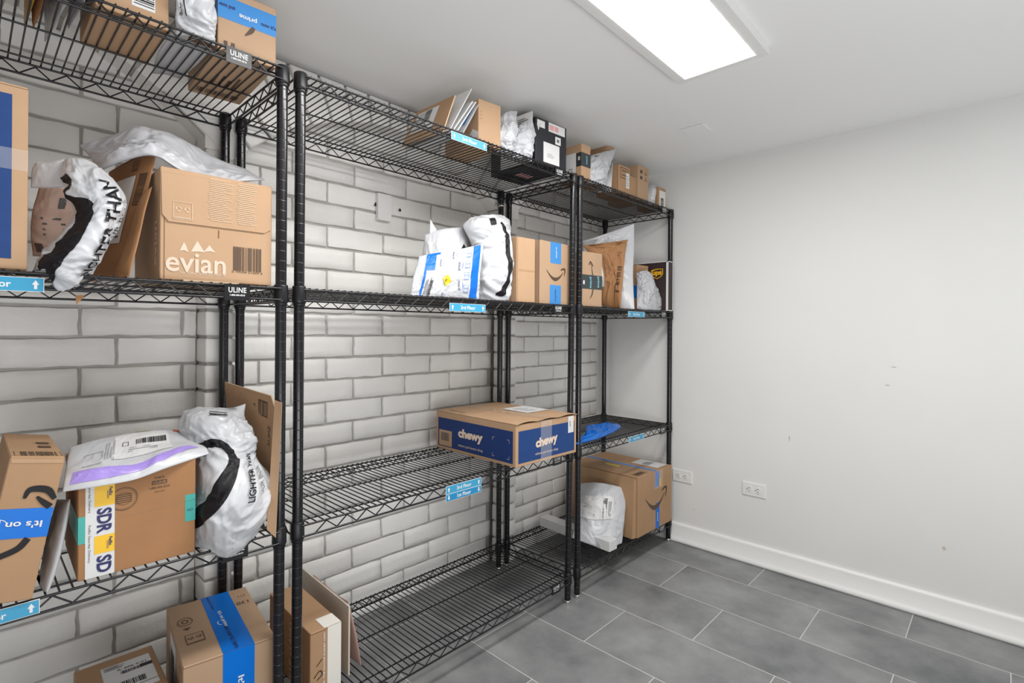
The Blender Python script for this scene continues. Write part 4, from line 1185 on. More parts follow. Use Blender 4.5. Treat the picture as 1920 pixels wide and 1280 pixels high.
# silver-grey mailer
bg = Bag([[Vector(q) for q in r] for r in [[(.322, 1.36, Z1 + .003), (.36, 1.34, Z1 + .003), (.398, 1.35, Z1 + .003)], [(.318, 1.35, Z1 + .08), (.355, 1.33, Z1 + .08), (.396, 1.35, Z1 + .08)], [(.33, 1.38, Z1 + .19), (.355, 1.37, Z1 + .20), (.380, 1.40, Z1 + .185)]]], .022, .007, 14, 31, 40, 50, p=3)
t = bg.make('poly_mailer', 'shiny crumpled grey mailer with barcode between two tan cartons on the top shelf', m='poly_white', mb='poly_grey')
p = bg.printer(.0012, metric=False); p.bars(.03, .25, .22, .55, 'ink', False, seed=4); stripe(p, [(.30, .25, .01), (.28, .5, .01), (.36, .62, .01)], 0, 'ink'); p.build('print', t)
bg = Bag([[Vector(q) for q in r] for r in [[(.315, 1.37, Z1 + .004), (.36, 1.37, Z1 + .004), (.398, 1.37, Z1 + .004)], [(.315, 1.48, Z1 + .006), (.36, 1.48, Z1 + .006), (.398, 1.48, Z1 + .006)], [(.33, 1.62, Z1 + .006), (.36, 1.60, Z1 + .006), (.39, 1.60, Z1 + .006)]]], .003, .001, 14, 32, 24, 30, p=3)
bg.make('poly_mailer', 'flat grey mailer lying on the top shelf wires behind the shiny crumpled one', m='poly_grey', mb='poly_grey')
# carton with barcode label
t, fn, (L, D, H) = carton('cardboard_box', 'tan carton with large white barcode label on the top shelf of the left rack', Vector((.1785, 1.352, Z1 + .0005)), Vector((.3065, 1.352, Z1 + .0005)), .18, .215, 'kraft_pale')
p = Print(fn['F']); p.quad(L * .47, H * .155, L * .80, H * .9, 'paper'); p.bars(L * .50, H * .19, L * .785, H * .86, 'ink', False, seed=14, dens=30)
p.build('shipping_label', t)
p = Print(fn['F'], .0007); seam(p, .004, 0, .004, H, .0014); p.build('seam', t)
# soft mailers standing in a row at the left end
def standing(name, label, x, w, y0, y1, h, m, mb, seed, th=.008, amp=.004, tilt=0.0, group=None):
    rows = [[(x, y0 + .01, Z1 + .003), (x + w * .5, (y0 + y1) / 2, Z1 + .003), (x + w, y1, Z1 + .003)],
            [(x + tilt * .5, y0, Z1 + h * .5), (x + w * .5 + tilt * .5, (y0 + y1) / 2, Z1 + h * .5), (x + w + tilt * .5, y1, Z1 + h * .5)],
            [(x + tilt, y0 + .01, Z1 + h), (x + w * .5 + tilt, (y0 + y1) / 2, Z1 + h), (x + w + tilt, y1, Z1 + h)]]
    bg = Bag([[Vector(q) for q in r][::-1] if False else [Vector(q) for q in r] for r in rows], th, amp, 12, seed, 30, 30, p=3)
    return bg, bg.make(name, label, m=m, mb=mb, group=group)
standing('poly_mailer', 'grey plastic mailer at the far left end of the top shelf', -.02, .02, 1.62, 1.36, .19, 'poly_dark', 'poly_dark', 41, .010)
standing('poly_mailer', 'grey plastic mailer with pointed drooping corner, left end of the top shelf', .035, .022, 1.64, 1.36, .18, 'poly_grey', 'poly_grey', 42, .010)
standing('padded_envelope', 'thin golden yellow padded envelope on edge, left end of the top shelf', .085, .008, 1.58, 1.37, .17, 'gold', 'kraft_orange', 43, .002, .0008)
standing('kraft_mailer', 'dark brown kraft mailer beside the golden envelope, top shelf of the left rack', .098, .012, 1.56, 1.37, .17, 'kraft_orange', 'kraft_orange', 44, .006, .002)
bg, t = standing('poly_mailer', 'light silver mailer with grey side print left of the barcode carton, top shelf', .122, .018, 1.61, 1.36, .19, 'poly_grey', 'poly_grey', 45, .008)
standing('poly_mailer', 'dark grey mailer pressed against the left side of the barcode carton', .152, .010, 1.50, 1.36, .18, 'poly_dark', 'poly_dark', 46, .006)

# ================================================================== middle rack, top shelf
def Bt(px, Y=1.34): return P(px, 300, Y=Y).x
# brown envelope leaning, with label
def leaner(name, label, pts, th, m, cat='envelope'):
    return sheet(name, label, pts, th, m, cat)
def px3(*a): return [P(x, y, Y=Y) for x, y, Y in a]
ft = P(853, 178, Y=1.365); c = [Vector((1.080, 1.585, Z1 + .002)), Vector((1.090, 1.36, Z1 + .002)), ft, Vector((ft.x - .004, 1.575, ft.z))]
t, base, n = sheet('envelope', 'large brown cardboard envelope leaning right with white label, middle rack top shelf', c, .004, 'kraft', 'envelope')
p = Print(quadmap(c[0], c[1], c[3], c[2], base, n), .001)
p.quad(.10, .28, .66, .88, 'paper'); p.fine(.15, .5, .4, .85, 5, 'ink_grey', lift=.0006); p.bars(.34, .5, .5, .85, 'ink_soft', False, .0008, seed=3); p.fine(.12, .3, .6, .45, 3, 'ink_grey', lift=.0006)
p.build('shipping_label', t)
c = px3((884, 165, 1.345), (862, 250, 1.345), (830, 245, 1.345), (851, 180, 1.355))
t, base, n = sheet('envelope', 'white envelope with sharp raised corner beside the large brown envelope', [Vector((1.100, 1.60, Z1 + .002)), Vector((1.106, 1.35, Z1 + .002)), P(884, 166, Y=1.35), Vector((P(884, 166, Y=1.35).x - .006, 1.58, P(884, 166, Y=1.35).z - .003))], .003, 'paper', 'envelope')
for k, (xx, tx, ty, lab) in enumerate(((1.114, 886, 189, 'white envelope second from the tall pointed one, middle rack top shelf'), (1.130, 892, 190, 'white envelope third in the leaning bundle, just left of the blue-faced mailer'))):
    c = [Vector((xx, 1.60, Z1 + .002)), Vector((xx + .003, 1.35, Z1 + .002)), P(tx, ty, Y=1.35), Vector((P(tx, ty, Y=1.35).x - .004, 1.57, P(tx, ty, Y=1.35).z))]
    sheet('envelope', lab, c, .004, 'paper', 'envelope')
bg = Bag([[Vector((1.150, 1.56, Z1 + .002)), Vector((1.158, 1.45, Z1 + .002)), Vector((1.163, 1.35, Z1 + .002))], [Vector((1.192, 1.55, Z1 + .06)), Vector((1.195, 1.45, Z1 + .06)), Vector((1.198, 1.35, Z1 + .06))], [Vector((1.240, 1.54, Z1 + .135)), Vector((1.242, 1.45, Z1 + .137)), Vector((1.244, 1.352, Z1 + .138))]], .003, .0010, 8, 51, 20, 20)
t = bg.make('padded_mailer', 'white padded mailer with blue printed face, left of the plain tan carton', m='poly_white')
p = bg.printer(.001, metric=False); p.quad(.15, .45, .9, .95, 'tape_blue_light', nx=8, ny=6); p.build('blue_print', t)
xa, xb_ = Bt(901), Bt(938.5)
t, fn, (L, D, H) = carton('cardboard_box', 'plain tall tan carton on the top shelf, between blue-faced mailer and white bags', Vector((xa, 1.352, Z1 + .0005)), Vector((xb_, 1.34, Z1 + .0005)), P(901, 186, Y=1.352).z - Z1, .22, 'kraft_pale')
p = Print(fn['F']); 
for k in range(3): p.quad(L * .10, H * (.55 + .08 * k), L * .12, H * (.58 + .08 * k), 'ink_brown')
p.build('print', t)
p = Print(fn['L']); p.poly([(D * .70, H * .02), (D * .98, H * .12), (D * 1.0, H * .25), (D * .84, H * .38), (D * .72, H * .2)], 'paper'); p.build('torn_label', t)
bg = Bag([[Vector((Bt(941), 1.38, Z1 + .002)), Vector((Bt(955), 1.345, Z1 + .002)), Vector((Bt(971), 1.37, Z1 + .002))], [Vector((Bt(940), 1.38, Z1 + .07)), Vector((Bt(955), 1.34, Z1 + .07)), Vector((Bt(973), 1.37, Z1 + .07))], [P(942, 214, Y=1.40), P(955, 208, Y=1.38), P(970, 208, Y=1.39)]], .013, .005, 18, 52, 36, 44, p=3)
bg.make('poly_mailer', 'crumpled white bag left of the two between the tan and the black carton', m='poly_white', group=None)
bg = Bag([[Vector((Bt(973), 1.38, Z1 + .002)), Vector((Bt(988), 1.345, Z1 + .002)), Vector((Bt(1001), 1.36, Z1 + .002))], [Vector((Bt(973), 1.38, Z1 + .07)), Vector((Bt(989), 1.335, Z1 + .07)), Vector((Bt(1005), 1.36, Z1 + .07))], [P(975, 235, Y=1.40), P(990, 226, Y=1.38), P(1009, 219, Y=1.37)]], .012, .005, 18, 53, 36, 44, p=3)
bg.make('poly_mailer', 'crumpled white bag touching the black carton on the middle rack top shelf', m='poly_white')
ft = P(998, 208, Y=1.352); c = [Vector((ft.x - .006, 1.52, Z1 + .002)), Vector((ft.x - .004, 1.352, Z1 + .002)), ft, Vector((ft.x - .002, 1.52, ft.z))]
t, base, n = sheet('envelope', 'white printed envelope standing behind the crumpled white bags', c, .003, 'paper', 'envelope')
p = Print(quadmap(c[0], c[1], c[3], c[2], base, n), .001); p.fine(.55, .72, .9, .92, 5, 'ink_soft'); p.build('print', t)
xa, xb_ = Bt(1006), Bt(1060)
t, fn, (L, D, H) = carton('cardboard_box', 'glossy black carton with several white stickers at the right end of the top shelf', Vector((xa, 1.345, Z1 + .0005)), Vector((xb_, 1.335, Z1 + .0005)), P(1008, 219, Y=1.345).z - Z1, .27, 'black_card', flaps=None)
p = Print(fn['F'])
for (x0, y0, x1, y1, mm) in ((.04, .80, .28, .95, 'paper'), (.40, .78, .94, .98, 'paper'), (.62, .55, .80, .72, 'paper'), (.24, .08, .76, .52, 'paper')):
    p.quad(L * x0, H * y0, L * x1, H * y1, mm)
p.quad(L * .43, H * .82, L * .57, H * .93, 'pale_red', .0005); p.quad(L * .60, H * .82, L * .72, H * .93, 'pale_red', .0005); p.fine(L * .35, H * .2, L * .62, H * .3, 3, 'ink_grey'); p.bars(L * .67, H * .60, L * .75, H * .67, 'ink')
p.build('stickers', t, label='white stickers')
p = Print(fn['B']); p.quad(L * .3, D * .35, L * .7, D * .5, 'pale_red'); p.build('bottom_sticker', t, label='pale red sticker')

# ================================================================== middle rack, second shelf
bg = Bag(net([[(792, 560, 1.47), (840, 560, 1.45), (885, 560, 1.46)], [(790, 500, 1.47), (835, 500, 1.43), (885, 500, 1.46)], [(797, 440, 1.50), (835, 428, 1.48), (880, 426, 1.49)]]), .022, .005, 7, 61, 44, 44, p=4)
t = bg.make('poly_mailer', 'plain grey-white plastic mailer standing behind the quilted blue-striped one', m='poly_white', mb='poly_grey')
p = bg.printer(.0015, metric=False); stripe(p, [(.62, .56, .03), (.72, .64, .05), (.80, .74, .04)], 0, 'ink'); p.build('black_mark', t)
# small torn corner
b = MB(); qa, qb, qc = P(806, 442, Y=1.49), P(824, 440, Y=1.49), P(807, 411, Y=1.49)
b.add([qa, qb, qc, qa + Vector((0, .006, 0)), qb + Vector((0, .006, 0)), qc + Vector((0, .002, 0))], [(0, 1, 2), (3, 5, 4), (0, 2, 5, 3), (1, 4, 5, 2), (0, 3, 4, 1)], 'poly_white')
b.v = [tuple(Vector(v) - bg.base) for v in b.v]; b.build('torn_corner', t)
# large white mailer with black crescent
rows = [[(888, 566, 1.42), (915, 573, 1.375), (945, 573, 1.355), (954, 560, 1.360)], [(892, 515, 1.42), (915, 520, 1.365), (947, 515, 1.350), (956, 505, 1.360)],
        [(884, 460, 1.42), (912, 455, 1.375), (944, 450, 1.36), (957, 447, 1.370)], [(868, 425, 1.44), (905, 420, 1.39), (935, 418, 1.39), (957, 430, 1.44)],
        [(872, 421, 1.55), (900, 412, 1.50), (936, 403, 1.46), (955, 415, 1.47)]]
bg = Bag(net(rows), .018, .0062, 11, 62, 64, 74, p=5)
t = bg.make('poly_mailer', 'bulky white plastic mailer with black crescent logo left of the tan cartons', m='poly_white')
p = bg.printer(.0016, metric=False)
stripe(p, [(.62, .70, .015), (.70, .56, .05), (.73, .40, .06), (.70, .24, .055), (.58, .13, .04), (.44, .11, .01)], 1, 'ink'); p.quad(.44, .68, .54, .76, 'ink', nx=4, ny=4)
p.build('logo', t)
# quilted prime mailer
rows = [[(767, 562, 1.375), (800, 563, 1.355), (845, 565, 1.345), (898, 567, 1.345)], [(776, 515, 1.38), (812, 512, 1.36), (852, 512, 1.345), (901, 512, 1.345)], [(786, 480, 1.40), (818, 474, 1.38), (860, 467, 1.37), (907, 457, 1.365)]]
bg = Bag(net(rows), .010, .0022, 16, 63, 60, 50, p=5)
t = bg.make('padded_mailer', 'quilted white mailer with bright blue end stripe and yellow diamond sticker', m='poly_padded', mb='poly_white')
p = bg.printer(.0014, metric=False); p.quad(.86, .01, .955, .99, 'blue_print', nx=3, ny=30); p.build('blue_stripe', t, label='bright blue end stripe')
p = bg.printer(.0014, metric=False); p.quad(.165, .0, .205, .55, 'blue_print', nx=2, ny=16); p.quad(.165, .55, .34, .97, 'blue_print', nx=6, ny=12); p.quad(.17, .93, .40, .985, 'blue_print', nx=6, ny=2)
p.build('blue_corner', t, label='blue printed corner')
p = bg.printer(.0014)
W, H = bg.W, bg.H
for (x, y) in ((.42, .70), (.60, .86), (.70, .62), (.72, .28), (.52, .06)): p.text('prime', W * x, H * y, h=.011, w=.030, ang=pi / 2 + .05, m='ink_navy', bold=.0); p.ring(W * (x + .035), H * y, .003, .012, .0012, 'tape_blue', a0=-1.3, a1=1.3)
for y in (.78, .58, .38, .16): p.recycle(W * .775, H * y, W * .835, H * (y + .13), 'tape_blue')
p.fine(W * .23, H * .06, W * .34, H * .42, 5, 'ink_soft', vertical=True); p.bars(W * .30, H * .08, W * .345, H * .35, 'ink', False)
p.build('print', t)
p = bg.printer(.0030); cx, cy = W * .545, H * .36; r = .019
dq = [(cx - r * .9, cy + r * .2), (cx - r * .1, cy - r), (cx + r * .9, cy - r * .2), (cx + r * .1, cy + r)]
for k in range(10):
    lerp = lambda a_, b_, t_: (a_[0] + (b_[0] - a_[0]) * t_, a_[1] + (b_[1] - a_[1]) * t_)
    A0, A1 = lerp(dq[0], dq[1], k / 10), lerp(dq[3], dq[2], k / 10); B0, B1 = lerp(dq[0], dq[1], (k + 1) / 10), lerp(dq[3], dq[2], (k + 1) / 10)
    p.strip([lerp(A0, A1, j / 10) for j in range(11)], [lerp(B0, B1, j / 10) for j in range(11)], 'yellow')
p.text('A', cx - .004, cy, h=.010, ang=-.9, bold=.03); p.build('sticker', t, label='yellow diamond sticker')
# plain carton and smile carton
xa, xb_ = P(969, 500, Y=1.345).x, P(1004, 500, Y=1.335).x
t, fn, (L, D, H) = carton('cardboard_box', 'plain tan carton between the bulky white mailer and the black-arrow carton', Vector((xa, 1.345, Z2 + .0005)), Vector((xb_, 1.337, Z2 + .0005)), P(969, 443, Y=1.345).z - Z2, .18, 'kraft_pale')
p = Print(fn['F']); seam(p, .004, .0, .004, H, .001); p.quad(L * .1, H * .48, L * .98, H * .505, 'kraft'); p.build('crease', t)
xa, xb_ = P(1012, 500, Y=1.352).x, P(1071, 500, Y=1.350).x
t, fn, (L, D, H) = carton('cardboard_box', 'tan carton with black smiling arrow and two blue tapes, middle rack second shelf', Vector((xa, 1.352, Z2 + .0005)), Vector((xb_, 1.350, Z2 + .0005)), P(1012, 449, Y=1.352).z - Z2, .20, 'kraft_pink')
p = Print(fn['F']); p.quad(L * .32, H * .66, L * .66, H, 'tape_blue_light'); p.build('packing_tape', t, label='blue packing tape'); p = Print(fn['F']); p.quad(L * .31, 0, L * .66, H * .31, 'tape_blue_light'); p.build('packing_tape', t, label='blue packing tape')
p = Print(fn['F'], .001); p.smile(L * .50, H * .50, L * .60, m='ink_brown'); p.text('on prime', L * .50, H * .84, h=.010, w=.045, ang=-pi / 2, m='ink_white', bold=.02); p.text("now it's h", L * .49, H * .15, h=.009, w=.048, ang=-pi / 2, m='ink_navy', bold=.01); p.build('print', t)
p = Print(fn['L'], .0006); seam(p, D - .004, 0, D - .004, H, .0016); p.build('seam', t)

# ================================================================== middle rack, third shelf: blue pet-supply carton
A = Vector((1.381, 1.290, Z3 + .0008)); Bc = Vector((1.7400, 1.283, Z3 + .0008))
t, fn, (L, D, H) = carton('cardboard_box', 'wide tan and blue pet-supply carton alone on the third shelf of the middle rack', A, Bc, .155, .475, 'kraft_pale')
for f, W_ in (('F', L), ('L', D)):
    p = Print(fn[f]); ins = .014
    p.quad(ins, .012, W_ - ins, H - .024, 'chewy_blue' if f == 'F' else 'chewy_blue_shaded', nx=4)
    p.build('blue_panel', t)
p = Print(fn['F'], .0012)
p.text('chewy', L * .48, H * .47, h=.046, w=.130, ang=.06, m='ink_cream', bold=.055); p.text('where pet lovers shop', L * .48, H * .21, h=.0135, w=.135, m='ink_cream', bold=.0)
p.build('lettering', t)
p = Print(fn['F'], .0018); p.quad(L * .38, 0, L * .56, H, 'clear_tape'); p.build('packing_tape', t, label='clear packing tape')
p = Print(fn['F'], .0012); p.quad(L * .845, H * .56, L * .945, H * .99, 'paper'); p.text('BAS9', L * .88, H * .80, h=.006, w=.022, ang=pi / 2, m='ink'); p.build('sticker', t, label='small white sticker')
p = Print(fn['L'], .0012)
p.text('chewy', D * .47, H * .50, h=.046, w=.150, m='ink_cream', bold=.055); p.text('where pet lovers shop', D * .47, H * .20, h=.0135, w=.150, m='ink_cream')
p.build('lettering', t); p = Print(fn['L'], .0012)
p.quad(.022, H * .10, .022 + .085, H * .52, 'kraft_pale'); p.bars(.035, H * .24, .090, H * .46, 'ink_soft', lift=.0008, seed=3, dens=20); p.build('barcode', t); p = Print(fn['L'], .0012)
for (x, y, sx, sy) in ((.74, .62, 1, -1), (.74, .16, 1, 1), (.93, .62, -1, -1), (.93, .16, -1, 1)):
    x *= D; y *= H; l = .012
    p.quad(min(x, x + sx * l), y, max(x, x + sx * l), y + .0012, 'ink_cream'); p.quad(x, min(y, y + sy * l), x + .0012, max(y, y + sy * l), 'ink_cream')
p.build('corner_marks', t)
# top: slightly bowed lid flaps with tape and label
b = MB(); NX, NY = 16, 12
for (ya, yb_) in ((0.0, D / 2 - .001), (D / 2 + .001, D)):
    b = MB(); vs = []
    for j in range(NY + 1):
        for i in range(NX + 1):
            x = L * i / NX; y = ya + (yb_ - ya) * j / NY
            fr = (1 - j / NY) if ya == 0 else 0
            zz = H + .0035 + .007 * fr ** 2 * (abs(sin(3 * pi * (i / NX))) * .8 + .2) * (1 if 0 < i < NX else .2)
            vs.append((x, y - (.004 if j == 0 and ya == 0 else 0), zz))
    n_ = len(vs); vs += [(x, y, z - .003) for x, y, z in vs]
    fs = []; W_ = NX + 1
    for j in range(NY):
        for i in range(NX): a_ = j * W_ + i; fs.append((a_, a_ + 1, a_ + W_ + 1, a_ + W_)); fs.append((n_ + a_, n_ + a_ + W_, n_ + a_ + W_ + 1, n_ + a_ + 1))
    rim = list(range(NX)) + [j * W_ + NX for j in range(NY)] + [NY * W_ + i for i in range(NX, 0, -1)] + [j * W_ for j in range(NY, 0, -1)]
    for k in range(len(rim)): a_, c_ = rim[k], rim[(k + 1) % len(rim)]; fs.append((a_, n_ + a_, n_ + c_, c_))
    b.add(vs, fs, 'kraft_pale', False); b.build('top_flap', t)
p = Print(lambda x, y, o: (x, y, H + .0115 + o - .006 * min(1, y / (D * .3))), .0006)
p.quad(L * .60, D * .30, L * .98, D * .62, 'paper', ny=4); p.fine(L * .66, D * .35, L * .9, D * .55, 5, 'ink_grey'); p.build('shipping_label', t)
p = Print(lambda x, y, o: (x, y, H + .0045 + o + (.008 * (1 - min(1, y / (D * .5))) ** 2)), .0006); p.quad(L * .40, 0, L * .56, D * .98, 'clear_tape_brown', ny=12); p.build('packing_tape', t, label='clear packing tape')
p = Print(fn['T'], .0045); p.text('chewy.com', L * .10, D * .80, h=.012, w=.10, ang=-pi / 2, m='ink_brown', bold=.03); p.build('top_print', t)

# ================================================================== far rack, top shelf
def Ct(px, Y=1.34): return P(px, 300, Y=Y).x
xa, xb_ = Ct(1092), Ct(1108)
hz = P(1092, 269, Y=1.345).z - Z1
t, fn, (L, D, H) = carton('cardboard_box', 'tan carton wrapped with dark tape and white side label, far rack top shelf', Vector((xa, 1.345, Z1 + .0005)), Vector((xb_, 1.342, Z1 + .0005)), hz, .13, 'kraft_pale')
p = Print(fn['F']); p.quad(0, H * .38, L, H * .76, 'tape_dark'); p.text('prime', L * .55, H * .57, h=.014, w=.036, ang=-pi / 2, m='cyan_print', bold=.02, lift=.0008); p.build('dark_tape', t, label='dark packing tape')
p = Print(fn['L']); p.quad(D * .78, H * .38, D, H * .76, 'tape_dark'); p.ring(D * .9, H * .6, .006, .009, .004, 'ink_white', .0006); p.build('dark_tape', t, label='dark packing tape')
p = Print(fn['L']); p.quad(D * .02, H * .02, D * .76, H * .78, 'paper'); p.frame(D * .45, H * .22, D * .60, H * .36, .002, 'ink', .0005); p.fine(D * .2, H * .1, D * .3, H * .4, 2, 'ink_grey', vertical=True); p.build('shipping_label', t)
X0, X1 = Ct(1109), Ct(1142)
bg = Bag([[Vector((X0, 1.37, Z1 + .002)), Vector(((X0 + X1) / 2, 1.335, Z1 + .002)), Vector((X1, 1.36, Z1 + .002))], [Vector((X0, 1.37, Z1 + .06)), Vector(((X0 + X1) / 2, 1.34, Z1 + .06)), Vector((X1, 1.36, Z1 + .06))], [P(1108, 292, Y=1.39), P(1130, 285, Y=1.38), P(1156, 278, Y=1.37)]], .014, .006, 16, 71, 40, 40, p=3)
t = bg.make('poly_mailer', 'crumpled white bag with upswept corner on the far rack top shelf', m='poly_white')
p = bg.printer(.001, metric=False); p.fine(.12, .84, .4, .95, 2, 'ink_soft'); p.build('print', t)
c = [Vector((X0 + .005, 1.48, Z1 + .002)), Vector((X1 + .004, 1.40, Z1 + .002)), P(1152, 277, Y=1.365), P(1138, 274, Y=1.39), P(1108, 281, Y=1.48)]
sheet('cardboard_mailer', 'brown cardboard mailer standing behind the upswept white bag', c, .004, 'kraft', 'mailer')
c = [Vector((Ct(1141), 1.40, Z1 + .002)), Vector((Ct(1148), 1.345, Z1 + .002)), P(1149, 305, Y=1.345), P(1140, 306, Y=1.40)]
sheet('envelope', 'slim white envelope standing between the upswept bag and the arrow-marked carton', c, .012, 'paper', 'envelope')
xa, xb_ = Ct(1162), Ct(1182.5)
t, fn, (L, D, H) = carton('cardboard_box', 'orange-brown carton with framed arrows and small white sticker, far rack top shelf', Vector((xa, 1.345, Z1 + .0005)), Vector((xb_, 1.343, Z1 + .0005)), P(1163, 308, Y=1.345).z - Z1, .13, 'kraft')
p = Print(fn['F']); p.frame(L * .15, H * .55, L * .85, H * .92, .003, 'ink_brown'); 
for yy in (.65, .80): p.quad(L * .27, H * yy, L * .73, H * (yy + .035), 'ink_brown')
p.build('arrow_print', t); p = Print(fn['F'], .0012); p.quad(L * .62, H * .25, L * .92, H * .78, 'paper'); p.fine(L * .65, H * .3, L * .9, H * .7, 5, 'ink_grey'); p.build('sticker', t, label='small white sticker')
p = Print(fn['L']); p.quad(D * .1, H * .60, D * .6, H * .85, 'paper'); seam(p, D * .95, 0, D * .95, H, .0014); p.build('side_label', t)
xa, xb_ = Ct(1198), Ct(1217.5)
t, fn, (L, D, H) = carton('cardboard_box', 'tall grey-tan carton with handling symbols, right of the arrow-marked carton', Vector((xa, 1.345, Z1 + .0005)), Vector((xb_, 1.343, Z1 + .0005)), P(1198, 309, Y=1.345).z - Z1, .18, 'kraft_pink')
p = Print(fn['F'])
for (cx, cy) in ((.30, .83), (.30, .66), (.72, .83), (.72, .66)): p.quad(L * (cx - .10), H * (cy - .045), L * (cx + .10), H * (cy + .045), 'ink_brown') if cx < .5 else (p.quad(L * (cx - .14), H * (cy - .045), L * (cx + .14), H * (cy - .03), 'ink_brown'), p.quad(L * (cx - .02), H * (cy - .045), L * (cx + .02), H * (cy + .045), 'ink_brown'))
p.build('handling_symbols', t)
t2, fn2, (L2, D2, H2) = carton('cardboard_box', 'short plain brown carton tucked between the two arrow-printed cartons', Vector((Ct(1184), 1.352, Z1 + .0005)), Vector((xa - .003, 1.352, Z1 + .0005)), P(1184, 330, Y=1.352).z - Z1, .1, 'kraft')
bg = Bag([[Vector((Ct(1219), 1.37, Z1 + .002)), Vector((Ct(1227), 1.35, Z1 + .002)), Vector((Ct(1234), 1.36, Z1 + .002))], [Vector((Ct(1219), 1.37, Z1 + .05)), Vector((Ct(1227), 1.35, Z1 + .05)), Vector((Ct(1234), 1.36, Z1 + .05))], [P(1219, 346, Y=1.38), P(1227, 346, Y=1.37), P(1235, 348, Y=1.37)]], .008, .001, 10, 72, 20, 24, p=4)
t = bg.make('padded_mailer', 'small pale grey mailer with white label near the right end, far rack top shelf', m='poly_grey'); p = bg.printer(.001, metric=False); p.quad(.35, .3, .8, .8, 'paper', nx=4, ny=4); p.build('shipping_label', t)
xa, xb_ = Ct(1236.5), Ct(1249.5)
t, fn, (L, D, H) = carton('cardboard_box', 'small last carton with white barcode label at the right end of the top shelf', Vector((xa, 1.345, Z1 + .0005)), Vector((xb_, 1.343, Z1 + .0005)), P(1237, 351, Y=1.345).z - Z1, .13, 'kraft')
p = Print(fn['F']); p.quad(L * .12, H * .02, L * .95, H * .85, 'paper_warm'); p.bars(L * .3, H * .1, L * .7, H * .5, 'ink', False, seed=3); p.build('shipping_label', t)

# ================================================================== far rack, second shelf
xa, xb_ = P(1093, 500, Y=1.342).x, P(1126.5, 500, Y=1.342).x
t, fn, (L, D, H) = carton('cardboard_box', 'tan carton with dark tape over a black arrow, far rack second shelf', Vector((xa + .002, 1.35, Z2 + .0005)), Vector((xb_, 1.335, Z2 + .0005)), P(1094, 471, Y=1.35).z - Z2, .16, 'kraft_pink')
p = Print(fn['F']); p.quad(0, H * .32, L, H * .58, 'tape_dark'); p.text('prime', L * .42, H * .44, h=.018, w=.050, ang=-pi / 2, m='cyan_print', bold=.02, lift=.0008); p.text('prime', L * .80, H * .46, h=.018, w=.050, ang=-pi / 2, m='cyan_print', bold=.02, lift=.0008); p.quad(L * .06, H * .40, L * .14, H * .47, 'paper', .0006)
p.build('dark_tape', t, label='dark packing tape')
p = Print(fn['F'], .0004); stripe(p, [(L * .35, H * .76, .003), (L * .42, H * .82, .004), (L * .55, H * .74, .003)], 0, 'ink_brown'); stripe(p, [(L * .44, H * .80, .001), (L * .50, H * .66, .003), (L * .53, H * .58, .004)], 0, 'ink_brown'); stripe(p, [(L * .55, H * .32, .004), (L * .50, H * .22, .004), (L * .40, H * .14, .001)], 0, 'ink_brown'); p.build('arrow_print', t)
# tall white mailer leaning at the back, kraft bag in front
rows = [[(1100, 575, 1.56), (1140, 575, 1.46), (1190, 585, 1.325)], [(1096, 520, 1.58), (1140, 515, 1.47), (1187, 520, 1.37)], [(1094, 470, 1.60), (1140, 450, 1.49), (1189, 460, 1.39)], [(1092, 452, 1.60), (1135, 438, 1.50), (1189, 419, 1.39)]]
bg = Bag(net(rows), .014, .004, 7, 81, 56, 56, p=4)
bg.make('poly_mailer', 'tall plain white mailer leaning behind the brown paper bag, far rack second shelf', m='poly_white')
rows = [[(1128, 572, 1.48), (1150, 577, 1.41), (1163, 577, 1.35)], [(1122, 520, 1.48), (1150, 520, 1.42), (1168, 520, 1.365)], [(1108, 480, 1.50), (1145, 475, 1.43), (1173, 470, 1.375)], [(1092, 460, 1.53), (1135, 455, 1.45), (1177, 450, 1.385)]]
bg = Bag(net(rows), .014, .007, 11, 82, 50, 56, p=4)
t = bg.make('paper_mailer', 'creased orange-brown paper bag with black print, right of the dark-taped carton', m='kraft_orange', mb='kraft_orange')
p = bg.printer(.0016, metric=False); p.frame(.74, .16, .93, .46, .012, 'ink_brown'); p.bars(.75, .17, .92, .45, 'ink_brown', False, seed=3, dens=10); p.text('27', .78, .62, h=.05, w=.14, m='ink_brown'); p.frame(.12, .93, .42, .985, .01, 'ink_brown'); p.fine(.15, .94, .40, .975, 1, 'ink_brown'); p.quad(.66, .825, .93, .835, 'ink_brown', nx=4); p.fine(.70, .88, .9, .93, 2, 'ink_brown'); p.fine(.25, .2, .35, .8, 1, 'ink_brown', vertical=True, fill=.15)
p.build('print', t)
p = bg.printer(.002, metric=False); p.quad(.06, .22, .17, .55, 'paper', nx=3, ny=4); p.build('label', t, label='narrow white label')
# black parcel-service carton against the end wall
yb1 = P(1188, 500, X=2.578).y
x0_ = 2.578; x1_ = 2.634
t, fn, (L, D, H) = carton('cardboard_box', 'dark brown parcel carton with gold shield logo and white edges, against the end wall', Vector((x0_, 1.305, Z2 + .0005)), Vector((x1_, 1.305, Z2 + .0005)), P(1250, 489, Y=1.31).z - Z2, yb1 - 1.305, 'ups_brown', mats={'E': 'paper'})
p = Print(fn['F'], .0005); p.frame(0, 0, L, H, .0045, 'paper'); p.build('white_edge', t, label='white border')
p = Print(fn['L'], .0005); p.quad(D - .010, 0, D, H, 'paper'); p.quad(0, H - .004, D, H, 'paper'); p.build('white_edge', t, label='white border')
p = Print(fn['L'], .0010)
q = P(1232, 513, X=2.578); cx, cy, sw = D - (q.y - 1.305), q.z - Z2, .028
sh = [(-1, .85), (-.5, 1.0), (.0, 1.08), (.5, 1.08), (1, 1.0), (1, -.15), (.85, -.55), (.5, -.9), (0, -1.25), (-.5, -.9), (-.85, -.55), (-1, -.15)]
